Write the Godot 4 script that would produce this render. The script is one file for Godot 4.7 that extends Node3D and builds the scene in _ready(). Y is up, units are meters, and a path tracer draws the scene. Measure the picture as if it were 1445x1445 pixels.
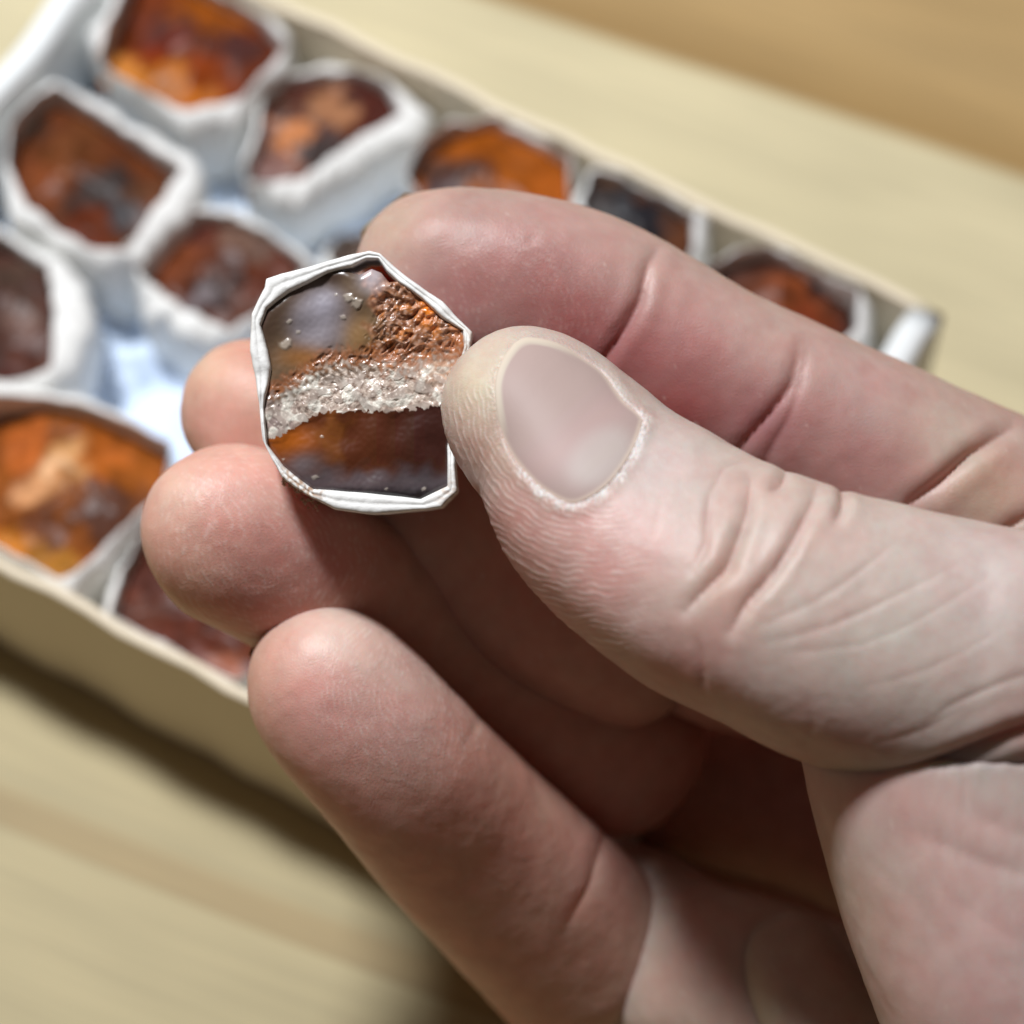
extends Node3D
# A hand holding a paper-wrapped agate over a small cardboard box of wrapped agates on a wooden table.
# Lengths in the tables are millimetres; MM turns them into metres.

const MM := 0.001

# ---- hand skeleton: rows of [x, y, z, half width, palm depth, back depth, palm normal], from the tip to the root
const THUMB := [[-4.5, 13.06, 1, 7, 7, 6.6, -0.13, -0.54, -0.83],
	[2.92, 7.4, 3.5, 8.01, 7.8, 7, -0.16, -0.57, -0.81],
	[8.45, 0.94, 7, 10.05, 9, 7.6, -0.09, -0.59, -0.8],
	[16.05, -4.79, 11, 10.65, 10, 8.4, 0.04, -0.53, -0.85],
	[22.3, -7.71, 13, 10.81, 10.5, 9, -0.01, -0.37, -0.93],
	[28.2, -10.01, 13, 11.43, 11, 9.5, -0.11, -0.25, -0.96],
	[35.96, -11.81, 12.5, 11.38, 12, 10, -0.13, -0.19, -0.97],
	[43.24, -12.93, 11.5, 11.27, 13, 11, -0.29, -0.12, -0.95],
	[59.44, -16.87, 6, 13.99, 15, 13, -0.42, 0.02, -0.91],
	[80.23, -34.29, -6, 17.92, 16, 14, -0.38, 0.15, -0.91],
	[102.02, -55.94, -18, 16.73, 12, 12, -0.32, 0.19, -0.93]]
const INDEX := [[-13.7, 25.39, -15, 7.44, 7.2, 6.5, -0.23, -0.2, 0.95],
	[-6.74, 22.01, -14, 8.51, 7.8, 6.8, -0.19, -0.23, 0.96],
	[-0.16, 20.65, -13.5, 9.03, 8.2, 7, -0.1, -0.26, 0.96],
	[5.75, 18.95, -13.5, 9.17, 8.2, 7, -0.1, -0.26, 0.96],
	[11.66, 16.06, -13.5, 9.03, 8, 7.2, -0.13, -0.24, 0.96],
	[18.22, 12.51, -13.5, 8.73, 8.2, 7.4, -0.09, -0.25, 0.97],
	[24.84, 9.38, -14, 8.86, 8.4, 7.6, -0.03, -0.25, 0.97],
	[34.84, 4.66, -15, 9.14, 8.8, 8, 0.03, -0.25, 0.97],
	[45.08, 0.03, -17, 9.46, 9.5, 8.5, 0.08, -0.23, 0.97],
	[56.15, -5.2, -19, 10.74, 10.5, 9, 0.08, -0.2, 0.98],
	[73.04, -14.07, -22, 13.57, 13, 10, 0.05, -0.15, 0.99],
	[93.04, -32.73, -25, 17.82, 14, 14, 0.04, -0.04, 1],
	[108.12, -53.29, -25, 17.13, 12, 12, 0, 0, 1]]
const MIDDLE := [[-31.14, 10.89, -19, 6.43, 7, 6.5, -0.04, -0.17, 0.98],
	[-25.64, 9.55, -19, 7.52, 7.6, 6.8, -0.03, -0.17, 0.98],
	[-18.3, 5.54, -19.5, 8.49, 8, 7, -0.01, -0.2, 0.98],
	[-8.27, -0.84, -21, 8.95, 8, 7.2, 0.03, -0.22, 0.97],
	[1.87, -7.31, -23, 8.86, 8.2, 7.4, 0.09, -0.21, 0.97],
	[10.79, -11.48, -25, 8.93, 8.2, 7.4, 0.18, -0.24, 0.95],
	[18.19, -14.72, -28, 8.89, 8, 7.4, 0.26, -0.27, 0.93]]
const RING := [[-33.47, 0.94, -10, 6.47, 7.2, 6.6, 0.02, -0.16, 0.99],
	[-27.43, -1.27, -10.5, 8.2, 7.8, 6.8, 0.18, -0.23, 0.96],
	[-21.18, -4.17, -13.5, 8.62, 8, 7, 0.38, -0.38, 0.84],
	[-13.63, -8.58, -20, 8.91, 8, 7.2, 0.4, -0.43, 0.81],
	[-5.67, -13.24, -26, 9.09, 8, 7.4, 0.36, -0.36, 0.86],
	[2.63, -18.38, -31, 9.26, 8.2, 7.4, 0.3, -0.32, 0.9],
	[10.48, -23.26, -35, 9.25, 8.2, 7.4, 0.25, -0.29, 0.92],
	[17.62, -27.67, -38, 8.77, 8, 7.4, 0.23, -0.27, 0.94]]
const LITTLE := [[-21.42, -9.95, -10, 6.35, 7, 6.4, -0.02, -0.09, 1],
	[-15.87, -17.04, -10.5, 7.92, 7.8, 6.6, 0.07, -0.2, 0.98],
	[-10.67, -23.15, -13.5, 8.34, 8, 6.8, 0.25, -0.42, 0.87],
	[-4.88, -30.25, -20, 9.02, 8, 7, 0.3, -0.49, 0.82],
	[1.9, -37.93, -27, 9.67, 8.4, 7.2, 0.3, -0.47, 0.83],
	[6.99, -43.82, -32, 9.99, 8.6, 7.2, 0.25, -0.44, 0.86],
	[11.8, -50.07, -36, 9.7, 8, 7, 0.21, -0.41, 0.89]]
const RING_ROOT := [[11.7, -25.07, -48, 8.17, 9, 8, 0.1, -0.02, 0.99],
	[21.42, -27.01, -49, 10.06, 9.5, 9, -0.09, 0.02, 1],
	[33.75, -30.06, -46, 11.07, 10, 9, -0.28, 0.1, 0.96],
	[48.97, -36.68, -40, 13.73, 12, 10, -0.31, 0.14, 0.94]]
const MIDDLE_ROOT := [[12.34, -10.26, -29, 6.95, 9, 8, -0.2, 0.03, 0.98],
	[21.92, -11.91, -27, 9.66, 9.5, 9, -0.16, 0.01, 0.99],
	[36.15, -12.17, -25, 11.31, 11, 9, -0.14, 0.01, 0.99],
	[49.5, -14.8, -23, 12.93, 12, 10, -0.14, 0.03, 0.99]]
const LITTLE_ROOT := [[5, -42.01, -47, 8.88, 8, 8, -0.8, 0.16, 0.58],
	[11.3, -43.24, -38, 9.69, 8.5, 8, -0.76, 0.2, 0.62],
	[17.33, -45.21, -31, 9.1, 8.5, 8, -0.63, 0.19, 0.75],
	[23.95, -47.03, -26.5, 9.51, 9, 8.5, -0.36, 0.16, 0.92],
	[34.53, -52.9, -23, 12.25, 11, 9, -0.07, 0.04, 1],
	[53.09, -62.65, -24, 15.02, 13, 10, 0.04, -0.02, 1]]
const LITTLE_PAD := [[26.31, -41.79, -26, 4.81, 7, 8, -0.34, 0.71, 0.62],
	[28.66, -46.76, -19, 5.7, 7.5, 8, -0.31, 0.46, 0.83],
	[33.77, -53.07, -17, 7.32, 8, 8.5, 0.03, -0.03, 1],
	[45.59, -61.74, -20, 10.09, 9, 9, 0.16, -0.12, 0.98]]
const THENAR := [[35.8, -15.39, -10, 7.13, 11, 10, -0.11, 0.86, 0.5],
	[36.44, -20.49, -1, 9.13, 12, 12, -0.17, 0.75, 0.64],
	[38.39, -27.07, 4.5, 11.62, 14, 14, -0.16, 0.43, 0.89],
	[41.42, -34.14, 6.5, 12.74, 15, 16, -0.05, 0.1, 0.99],
	[46.45, -42.63, 6.5, 14.44, 15, 18, 0.08, -0.12, 0.99],
	[55.25, -54.02, 3, 17.85, 16, 18, 0.19, -0.23, 0.95],
	[68.21, -68.21, -4, 20.89, 16, 18, 0.23, -0.25, 0.94]]
const PALM := [[-6.54, -26.75, -68, 8.72, 9, 9, -0.39, 0.05, 0.92],
	[7.58, -28.58, -62, 17.88, 10, 10, -0.37, 0.06, 0.93],
	[18.23, -30.51, -58, 25.33, 11, 11, -0.33, 0.04, 0.94],
	[30.12, -31.63, -54, 29.55, 11, 12, -0.35, 0.06, 0.94],
	[44.38, -34.72, -48, 32.68, 14, 14, -0.43, 0.14, 0.89],
	[60.11, -41.45, -38, 31.58, 17, 16, -0.4, 0.2, 0.89],
	[76.59, -50.77, -30, 27.91, 18, 18, -0.23, 0.13, 0.96],
	[98.19, -63.11, -26, 24.76, 19, 19, -0.06, 0.03, 1],
	[129.14, -80.99, -26, 24.76, 19, 19, 0, 0, 1]]
# ---- skin folds: [points, width, depth]
const THUMB_FOLDS := [[[19.7, 2.57, 19.23, 0.32, 18.28, -2.1, 17.28, -4.52, 15.27, -6.53, 14.03, -8], 0.52, 0.862],
	[[17.1, 2.75, 16.15, 1.33, 15.86, -0.74, 15.8, -2.51, 14.62, -4.93], 0.3, 0.174],
	[[16.46, 1.93, 17.53, 3.59, 18.77, 4.18, 20.2, 4.18], 0.3, 0.136],
	[[22.98, 3.47, 22.27, 2.52, 21.09, 1.81], 0.47, 0.690],
	[[27.5, 2.15, 27.2, 0.62, 26.26, -0.91], 0.43, 0.690],
	[[25.14, 1.91, 24.67, 0.91, 23.44, -1.09, 22.26, -3.09, 20.44, -5.5, 18.62, -7.56, 17.62, -9.56], 0.47, 0.805],
	[[19.68, -9.19, 24.46, -7.09, 27.26, -5.28, 31.05, -2.48], 0.3, 0.099],
	[[19.68, -10.64, 25.51, -9.07, 30.76, -6.74, 35.43, -4.52], 0.3, 0.099],
	[[21.43, -11.23, 27.85, -10.64, 33.68, -8.02, 39.51, -4.52], 0.3, 0.062],
	[[27.85, -14.14, 33.68, -12.39, 39.51, -9.19], 0.3, 0.056],
	[[29.56, -22.67, 33.08, -21.14, 36.32, -19.62, 39.85, -17.97, 44.55, -16.32], 0.71, 1.150],
	[[33.1, -16.88, 35.43, -15.31, 38.93, -13.73, 43.01, -12.39], 0.36, 0.136],
	[[29.72, -18.6, 33.24, -17.42, 36.17, -15.67], 0.3, 0.074],
	[[14.92, -10.32, 15.34, -12.11, 15.64, -15.1], 0.36, 0.186],
	[[23.78, -15.7, 24.25, -17.2, 23.78, -19.59], 0.36, 0.099],
	[[12.31, 1.33, 11.83, -1.04, 10.82, -3.11], 0.24, 0.037],
	[[30.18, -0.73, 33.68, -1.31, 37.18, -2.19], 0.21, 0.037],
	[[33.1, -2.48, 36.59, -1.72, 39.51, -2.48], 0.21, 0.031]]
const INDEX_FOLDS := [[[13.24, 23.77, 12.35, 22.3, 11.52, 18.85, 10.37, 16.62, 8.39, 13.75, 6.86, 11.64], 0.55, 0.700],
	[[11.64, 19.3, 10.05, 17.39, 7.82, 14.83], 0.5, 0.120],
	[[26, 14.83, 25.11, 11.32, 23.32, 8.9, 20.89, 6.03, 19.62, 3.99], 0.6, 0.550],
	[[26.76, 14.83, 25.23, 9.09, 23.45, 5.9, 22.49, 3.35], 0.8, 0.350],
	[[45.96, 7.85, 41.54, 5.22, 38.72, 2.66, 35.07, 0.03], 0.7, 1.000],
	[[48.71, 0.68, 45.49, -1.25, 42.92, -3.38], 0.7, 0.600],
	[[2.4, 25.14, 1.25, 24.18], 0.4, 0.100]]
const LITTLE_FOLDS := [[[-1.3, -16.04, -1.88, -17.78, -4.77, -21.83], 0.7, 0.100],
	[[11.05, -29.6, 8.72, -31.64, 7.44, -35.43, 5.1, -39.51], 0.7, 0.250]]
const RING_FOLDS := [[[-7.69, -2.98, -10.21, -6.75, -12.72, -11.15], 0.8, 0.200]]
const THENAR_FOLDS := [[[33.07, -26.25, 37.22, -28.03, 42.85, -29.81], 0.7, 0.180],
	[[36.03, -24.17, 40.19, -26.25, 44.34, -27.14], 0.7, 0.140],
	[[28.32, -27.14, 33.07, -31.88, 36.63, -37.81], 0.7, 0.050],
	[[34.25, -30.1, 39, -33.66, 43.74, -36.03], 0.6, 0.060]]
# ---- blood under the skin: [x, y, radius, weight, r, g, b]
const THUMB_BLOOD := [[-3.02, 10.62, 3.61, 0.75, 0.575, 0.464, 0.329],
	[-1.35, 13.31, 2.49, 0.6, 0.563, 0.475, 0.365],
	[-1.94, 4.93, 3.74, 0.5, 0.501, 0.324, 0.232],
	[0.45, -2.24, 5.92, 0.85, 0.474, 0.226, 0.191],
	[5.83, -7.63, 5.3, 0.8, 0.474, 0.247, 0.204],
	[8.82, -2.54, 4.67, 0.8, 0.551, 0.303, 0.270],
	[12.11, 4.34, 3.74, 0.5, 0.599, 0.509, 0.489],
	[17.2, -6.43, 3.74, 0.5, 0.517, 0.337, 0.270],
	[14.21, -13.01, 4.67, 0.8, 0.422, 0.186, 0.155],
	[20.19, -16.6, 4.36, 0.5, 0.501, 0.324, 0.278],
	[25.57, -19.59, 4.98, 0.8, 0.412, 0.192, 0.160],
	[21.98, 1.35, 3.74, 0.4, 0.563, 0.393, 0.338],
	[27.36, -3.44, 4.36, 0.4, 0.551, 0.413, 0.365],
	[42.92, -19.59, 5.61, 0.7, 0.506, 0.263, 0.225],
	[34.54, -22.58, 3.74, 0.6, 0.474, 0.233, 0.191],
	[31.55, -20.19, 3.74, 0.4, 0.501, 0.346, 0.290],
	[18.39, -4.04, 1.87, 0.3, 0.453, 0.303, 0.251],
	[30.36, -10.62, 8.72, 0.35, 0.528, 0.486, 0.414],
	[39.33, -4.64, 6.85, 0.35, 0.575, 0.486, 0.478]]
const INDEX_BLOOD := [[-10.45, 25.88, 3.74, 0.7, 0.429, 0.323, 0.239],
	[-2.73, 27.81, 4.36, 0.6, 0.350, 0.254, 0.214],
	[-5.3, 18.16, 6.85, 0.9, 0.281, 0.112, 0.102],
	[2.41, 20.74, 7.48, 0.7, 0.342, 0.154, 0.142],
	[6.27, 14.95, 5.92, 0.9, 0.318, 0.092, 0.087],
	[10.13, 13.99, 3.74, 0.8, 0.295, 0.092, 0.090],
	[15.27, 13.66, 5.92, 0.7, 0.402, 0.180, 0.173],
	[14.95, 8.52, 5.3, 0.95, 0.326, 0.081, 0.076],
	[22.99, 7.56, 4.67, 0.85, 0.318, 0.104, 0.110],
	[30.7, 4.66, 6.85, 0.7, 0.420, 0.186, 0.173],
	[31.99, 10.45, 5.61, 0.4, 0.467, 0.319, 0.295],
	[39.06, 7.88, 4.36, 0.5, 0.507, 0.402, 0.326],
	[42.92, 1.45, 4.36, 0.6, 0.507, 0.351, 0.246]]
const THENAR_BLOOD := [[27.5, -22.79, 4.36, 0.8, 0.530, 0.310, 0.282],
	[33.38, -23.38, 4.98, 0.5, 0.507, 0.261, 0.229],
	[28.67, -32.79, 5.61, 0.6, 0.507, 0.335, 0.266],
	[35.73, -29.85, 6.23, 0.3, 0.541, 0.391, 0.351],
	[39.85, -25.73, 5.61, 0.5, 0.553, 0.372, 0.333],
	[33.97, -39.26, 7.48, 0.6, 0.518, 0.301, 0.266],
	[41.61, -35.73, 6.85, 0.45, 0.530, 0.327, 0.307]]
const MIDDLE_BLOOD := [[-28.67, 13.12, 3.12, 0.5, 0.672, 0.491, 0.352],
	[-27.38, 7.94, 3.74, 0.5, 0.604, 0.305, 0.254]]
const RING_BLOOD := [[-29.67, 2.04, 3.74, 0.6, 0.687, 0.468, 0.371],
	[-24.02, 2.04, 4.36, 0.7, 0.672, 0.402, 0.342],
	[-24.65, -4.24, 5.61, 0.6, 0.565, 0.262, 0.223],
	[-17.11, -2.36, 4.98, 0.5, 0.617, 0.305, 0.283],
	[-29.05, -6.75, 3.74, 0.5, 0.578, 0.352, 0.242],
	[-20.25, -9.89, 4.36, 0.6, 0.515, 0.205, 0.162]]
const LITTLE_BLOOD := [[-15.89, -11.52, 4.36, 0.6, 0.716, 0.553, 0.487],
	[-9.48, -12.1, 4.36, 0.5, 0.687, 0.540, 0.462],
	[-16.47, -17.35, 4.36, 0.7, 0.604, 0.311, 0.272],
	[-9.48, -19.1, 5.61, 0.5, 0.631, 0.387, 0.360],
	[-11.81, -27.85, 5.61, 0.5, 0.552, 0.288, 0.230],
	[8.6, -33.1, 4.36, 0.4, 0.604, 0.335, 0.291]]
const NAIL := [0.75, 14.86, 0.36, 14.6, 0, 14.22, -0.34, 13.77, -0.63, 13.31, -0.88, 12.83, -1.11, 12.31, -1.28, 11.77, -1.41, 11.21, -1.46, 10.64, -1.45, 10.04, -1.41, 9.43, -1.35, 8.82, -1.26, 8.21, -1.16, 7.59, -1.02, 6.99, -0.87, 6.43, -0.69, 5.93, -0.49, 5.48, -0.27, 5.05, -0.03, 4.64, 0.24, 4.24, 0.53, 3.86, 0.85, 3.49, 1.17, 3.14, 1.49, 2.79, 1.84, 2.44, 2.19, 2.12, 2.54, 1.82, 2.92, 1.56, 3.31, 1.31, 3.69, 1.1, 4.04, 0.93, 4.33, 0.8, 4.59, 0.72, 4.84, 0.68, 5.11, 0.69, 5.42, 0.74, 5.75, 0.84, 6.08, 0.99, 6.43, 1.17, 6.8, 1.38, 7.18, 1.64, 7.56, 1.93, 7.93, 2.24, 8.26, 2.58, 8.58, 2.95, 8.89, 3.34, 9.18, 3.74, 9.46, 4.14, 9.72, 4.55, 9.97, 4.97, 10.2, 5.41, 10.42, 5.9, 10.62, 6.43, 10.79, 6.92, 10.92, 7.33, 11, 7.59, 11.05, 7.75, 11.04, 7.89, 10.92, 8.1, 10.65, 8.39, 10.27, 8.72, 9.84, 9.09, 9.42, 9.54, 9.03, 10.11, 8.63, 10.77, 8.22, 11.44, 7.81, 11.99, 7.38, 12.41, 6.95, 12.74, 6.51, 13.03, 6.07, 13.31, 5.64, 13.59, 5.21, 13.87, 4.77, 14.11, 4.34, 14.33, 3.89, 14.51, 3.44, 14.66, 2.99, 14.78, 2.54, 14.86, 2.08, 14.94, 1.62, 14.99, 1.17, 14.99]
const HELD_OUTER := [-9.62, 6.2, -8.33, 8.44, -8.24, 9.22, -6.95, 9.74, -5.4, 10.14, -2.46, 10.89, 0.82, 11.76, 1.76, 11.52, 3.06, 10.34, 4.44, 9.13, 5.82, 8.19, 7.2, 7.24, 9.1, 5.25, 9.87, 4.56, 9.7, 3.27, 9.27, 1.54, 9.01, 0.51, 8.92, -2.94, 8.41, -5.36, 8.32, -7.26, 8.58, -9.5, 7.2, -10.97, 4.44, -11.31, 0.99, -11.43, -2.29, -11.09, -4.53, -10.02, -6.95, -8.29, -8.67, -5.01, -8.99, -1.22, -9.74, 2.92]
const HELD_INNER := [-8.76, 5.17, -8.19, 6.55, -6.26, 8.07, -2.81, 9.82, -0.74, 10.26, 0.47, 10.95, 1.59, 11, 2.37, 9.82, 3.23, 9.05, 5.47, 7.41, 7.2, 5.77, 9.01, 4.73, 9.13, 3.27, 8.75, 1.89, 8.58, -1.22, 8.06, -3.98, 7.63, -5.53, 7.68, -8.98, 5.3, -10.16, 0.99, -9.59, -4.19, -9.29, -6.78, -7.26, -8.24, -5.36, -8.5, -2.08, -7.85, 1.37, -8.12, 2.92]
const HELD_STONE := [-8.93, 5.17, -8.33, 6.72, -6.26, 8.27, -2.81, 10, -1.43, 10, -0.05, 9.65, 0.99, 10.17, 1.85, 9.82, 2.54, 8.96, 3.58, 9.13, 5.65, 7.41, 7.2, 5.68, 9.36, 4.73, 9.36, 3.27, 9.01, 1.89, 8.84, -1.22, 8.32, -3.98, 7.89, -5.53, 7.92, -8.98, 5.3, -10.36, 0.99, -9.84, -4.19, -9.53, -6.95, -7.34, -8.42, -5.36, -8.67, -2.08, -8.02, 1.37, -8.33, 2.92]
const HELD_AT := Vector3(-13.36, 11.25, 0)
const BOX_STONES := [
	{"at": Vector3(-38.59, 23, -66.2), "stone": [-7.86, 9.94, -11.61, -4.25, -7.39, -7.54, -0.33, -11.52, 6.49, -9.42, 11.61, -1.87, 7.4, 3.19, 0.34, 7.29, -6.95, 11.52], "paper": [-9.52, 8.88, -12.94, 0.67, -10.57, -5.17, -3.43, -10.9, 0.1, -13.59, 5.49, -11.94, 11.8, -4.64, 12.16, -0.4, 8.26, 3.73, 0.06, 8.49, -7.27, 12.75], "base": Color(0.125, 0.027, 0.009), "spots": [[-8.93, -4.12, 3.33, 0.549, 0.212, 0.043], [-3.3, -5.7, 3.57, 0.412, 0.132, 0.018], [0.66, -8.32, 2.78, 0.412, 0.121, 0.017], [-3.73, 1.72, 3.57, 0.076, 0.030, 0.028], [4.96, -0.41, 3.97, 0.058, 0.022, 0.020], [2.07, 6.04, 4.76, 0.290, 0.076, 0.009], [-4.4, -1.48, 2.78, 0.166, 0.022, 0.006], [2.6, -4.65, 2.38, 0.212, 0.038, 0.007], [8.17, 4.95, 2.38, 0.249, 0.036, 0.007]], "label": "large orange and maroon banded stone in white paper, at the box's far left corner"},
	{"at": Vector3(-22.64, 21, -53.83), "stone": [-7.72, -1.45, -7.35, 3.43, -6.15, 6.95, 3.93, 8.32, 7.73, 6.11, 9.54, 2.03, 4.4, -1.45, -2.03, -7.18, -6.69, -8.32, -9.54, -7.52], "paper": [-9.55, -4.81, -8.2, 2.93, -6.26, 7.65, 0.94, 10.51, 5.11, 8.67, 10.18, 5.73, 13.07, 2.93, 11.59, -0.7, 3.94, -5.83, -2.61, -10.88, -8.55, -8.56], "base": Color(0.080, 0.025, 0.017), "spots": [[-3.83, -0.19, 2.54, 0.524, 0.178, 0.043], [1.16, 2.92, 3.02, 0.334, 0.154, 0.076], [4.46, 7.11, 3.17, 0.062, 0.020, 0.015], [-4.5, -4.81, 2.38, 0.148, 0.036, 0.014], [0.52, -3.79, 2.54, 0.038, 0.028, 0.026], [7.11, 2.92, 3.17, 0.072, 0.018, 0.012], [-4.87, 5.01, 1.75, 0.058, 0.030, 0.020]], "label": "dark stone with a pale orange stripe in white paper, second along the box's far wall"},
	{"at": Vector3(-49.45, 22, -47.06), "stone": [-10.48, 5.85, -8.76, 8.82, -7.67, 10.69, -5.21, 11.64, -0.4, 8.14, 10.48, 0, 7.53, -5.52, 4.67, -11.64, 0.01, -11.19, -7.4, -5.19, -10.21, 0.68], "paper": [-11.2, 6.41, -8.86, 10.44, -6.19, 13.36, -0.92, 11.05, 11.27, 2.58, 12.87, -0.77, 12.77, -3.79, 6.92, -12.99, 2.42, -13.38, -3.12, -10.74, -9.26, -6.29, -11.26, 0.75], "base": Color(0.105, 0.031, 0.012), "spots": [[-8.31, 7.92, 1.98, 0.038, 0.024, 0.018], [-5.98, -0.27, 3.17, 0.185, 0.052, 0.018], [1.68, -2.29, 3.81, 0.038, 0.030, 0.028], [3.52, -4.8, 2.22, 0.058, 0.058, 0.062], [-3.01, 4.83, 3.97, 0.121, 0.040, 0.014], [-1.29, -7.29, 3.17, 0.121, 0.024, 0.008], [6.21, -1.28, 2.38, 0.102, 0.043, 0.022], [-4.35, 0.24, 1.11, 0.382, 0.178, 0.109]], "label": "reddish brown stone with dark grey patch in white paper, by the left end wall"},
	{"at": Vector3(-34.52, 20, -34.11), "stone": [-10.83, 3.11, -4.13, 8.24, 1.99, 7.23, 6.78, 4.44, 10.83, 0.46, 6.42, -4.89, 1.79, -8.24, -3.7, -4.89, -8.24, -1.29], "paper": [-11.19, 3.52, -4.05, 9.61, 2.93, 9.01, 7.67, 5.51, 12.15, 0.86, 8.02, -3.83, 2.54, -9.79, -2.39, -9.12, -7.92, -5.28], "base": Color(0.092, 0.029, 0.016), "spots": [[-5.46, 2.03, 3.57, 0.172, 0.046, 0.017], [3.13, 4.51, 2.7, 0.154, 0.093, 0.069], [-0.29, -1.89, 3.02, 0.038, 0.024, 0.022], [-1.09, -2.37, 1.27, 0.178, 0.148, 0.154], [6.22, 0.07, 3.17, 0.116, 0.026, 0.011], [-2.35, 6, 1.98, 0.084, 0.024, 0.017]], "label": "brown stone with a pale grey corner in white paper, just left above the held stone"},
	{"at": Vector3(-59.01, 21, -28.48), "stone": [-6.5, 9.03, -1.03, 10.14, 5.07, 5.52, 6.11, -0.78, 6.5, -8.24, 1.58, -10.14, -4.82, -9.29], "paper": [-7.54, 9.98, -1.47, 11.77, 5.02, 8.5, 9.3, 4.09, 10.72, 0.21, 9.54, -8.36, 5.68, -10.7, 0.89, -11.17, -5.59, -10.7], "base": Color(0.069, 0.031, 0.023), "spots": [[1.17, 5.06, 3.17, 0.062, 0.038, 0.028], [3.59, -4.58, 3.17, 0.093, 0.035, 0.024], [2.46, -0.75, 2.38, 0.148, 0.084, 0.065], [0.58, -7.42, 2.38, 0.084, 0.020, 0.012]], "label": "dull purple-brown stone in white paper, cut by the picture's left edge"},
	{"at": Vector3(-50.53, 22, -4.29), "stone": [-11.48, 10.24, -8.02, 11.58, -2.65, 11.58, 3, 10.14, 12.2, 5.63, 11.85, -0.43, 6.61, -6.4, 2.56, -10.81, 1.23, -11.58, -5.66, -7.58, -12.2, -1.44], "paper": [-12.12, 11.5, -7.52, 13.92, 0.59, 12.9, 7.2, 9.84, 12.48, 5.53, 12.26, -0.34, 7.52, -7.42, 2.5, -13.32, 0.35, -12.11, -6.37, -8.21, -12.52, -1.23], "base": Color(0.201, 0.058, 0.012), "spots": [[-4.53, 6.9, 3.17, 0.434, 0.111, 0.024], [-3.23, 0.56, 2.78, 0.586, 0.290, 0.134], [0.84, 4.17, 3.17, 0.489, 0.249, 0.097], [-0.68, 3.27, 1.43, 0.646, 0.382, 0.212], [5.19, 4.17, 3.33, 0.353, 0.093, 0.015], [5.62, -2.12, 3.57, 0.084, 0.035, 0.024], [-1.24, -4.78, 2.78, 0.121, 0.040, 0.018], [-0.9, -9.16, 3.17, 0.412, 0.178, 0.030], [-5, -6.54, 2.78, 0.489, 0.172, 0.020], [9.21, 3.27, 2.78, 0.290, 0.084, 0.015], [0.04, -11.33, 1.43, 0.043, 0.024, 0.030]], "label": "bright orange stone with pale glints in white paper, at the box's near left"},
	{"at": Vector3(-34.92, 20, 8.93), "stone": [-6.34, 8.2, -7.82, 3.77, -8.8, -1.6, -1.98, -5.56, 5.13, -9.68, 7.29, -8.26, 8.8, -3.01, 4.81, 4.75, -1.59, 9.68], "paper": [-6.53, 8.43, -8.95, 3.32, -10.32, -1.71, -8.74, -2.68, -1.72, -6.75, 4.91, -10.6, 7.77, -8.52, 9.61, -2.74, 5.36, 5.95, -1.54, 10.56], "base": Color(0.096, 0.027, 0.016), "spots": [[-5.56, -1.01, 2.38, 0.111, 0.040, 0.026], [-0.82, -2.73, 3.17, 0.102, 0.026, 0.015], [4.02, -6.99, 2.38, 0.290, 0.072, 0.022], [1.67, -6.14, 1.27, 0.166, 0.076, 0.065], [-4.32, 4.2, 3.17, 0.072, 0.022, 0.015]], "label": "mauve-brown stone with an orange end in white paper, at the near wall by the fingertip"},
	{"at": Vector3(-2.78, 24.5, -43.7), "stone": [-9.59, 0.78, -8.06, 4.73, -6.23, 7.46, 0.96, 8.65, 2.94, 7, 9.46, 3.37, 9.59, -4.24, 2.95, -8.65, -6.25, -6.45], "paper": [-9.69, 0.85, -8.1, 5.39, -4.13, 8.96, 0.9, 9.47, 5.92, 6.4, 9.74, 3.77, 9.82, -4.62, 2.58, -9.52, -7.25, -7.08], "base": Color(0.274, 0.072, 0.010), "spots": [[-4.89, 1.85, 3.57, 0.058, 0.035, 0.030], [-0.74, 1.85, 2.22, 0.076, 0.030, 0.020], [-6.52, -0.66, 2.38, 0.097, 0.065, 0.065], [0.07, 6.4, 3.17, 0.249, 0.062, 0.007], [5.89, 0.34, 3.17, 0.334, 0.084, 0.012], [-4, -4.62, 3.17, 0.097, 0.038, 0.020]], "label": "orange stone with a dark grey half in white paper, just above the index fingertip"},
	{"at": Vector3(14.63, 24.5, -37.77), "stone": [-6.49, 2.11, -5.5, 6.79, -4.3, 7.52, -2.12, 6.25, 2.43, 3.61, 6.49, 1.26, 6.26, -3.72, 4.32, -7.52, -3.84, -5.35], "paper": [-7.58, 2.79, -6.11, 8.28, -4.75, 8.82, -1.55, 6.96, 3.68, 3.93, 8.57, 1.09, 7.19, -4.56, 4.64, -8.42, -4.26, -6.98], "base": Color(0.027, 0.019, 0.017), "spots": [[-2.4, 7.27, 1.43, 0.111, 0.052, 0.026], [4.84, -0.66, 2.06, 0.097, 0.033, 0.014], [-0.03, 1.3, 3.17, 0.018, 0.018, 0.022], [2.5, 4.27, 1.59, 0.084, 0.030, 0.015], [-1.75, -2.62, 2.38, 0.024, 0.020, 0.022]], "label": "nearly black stone in white paper, at the far wall behind the index finger"},
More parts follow.
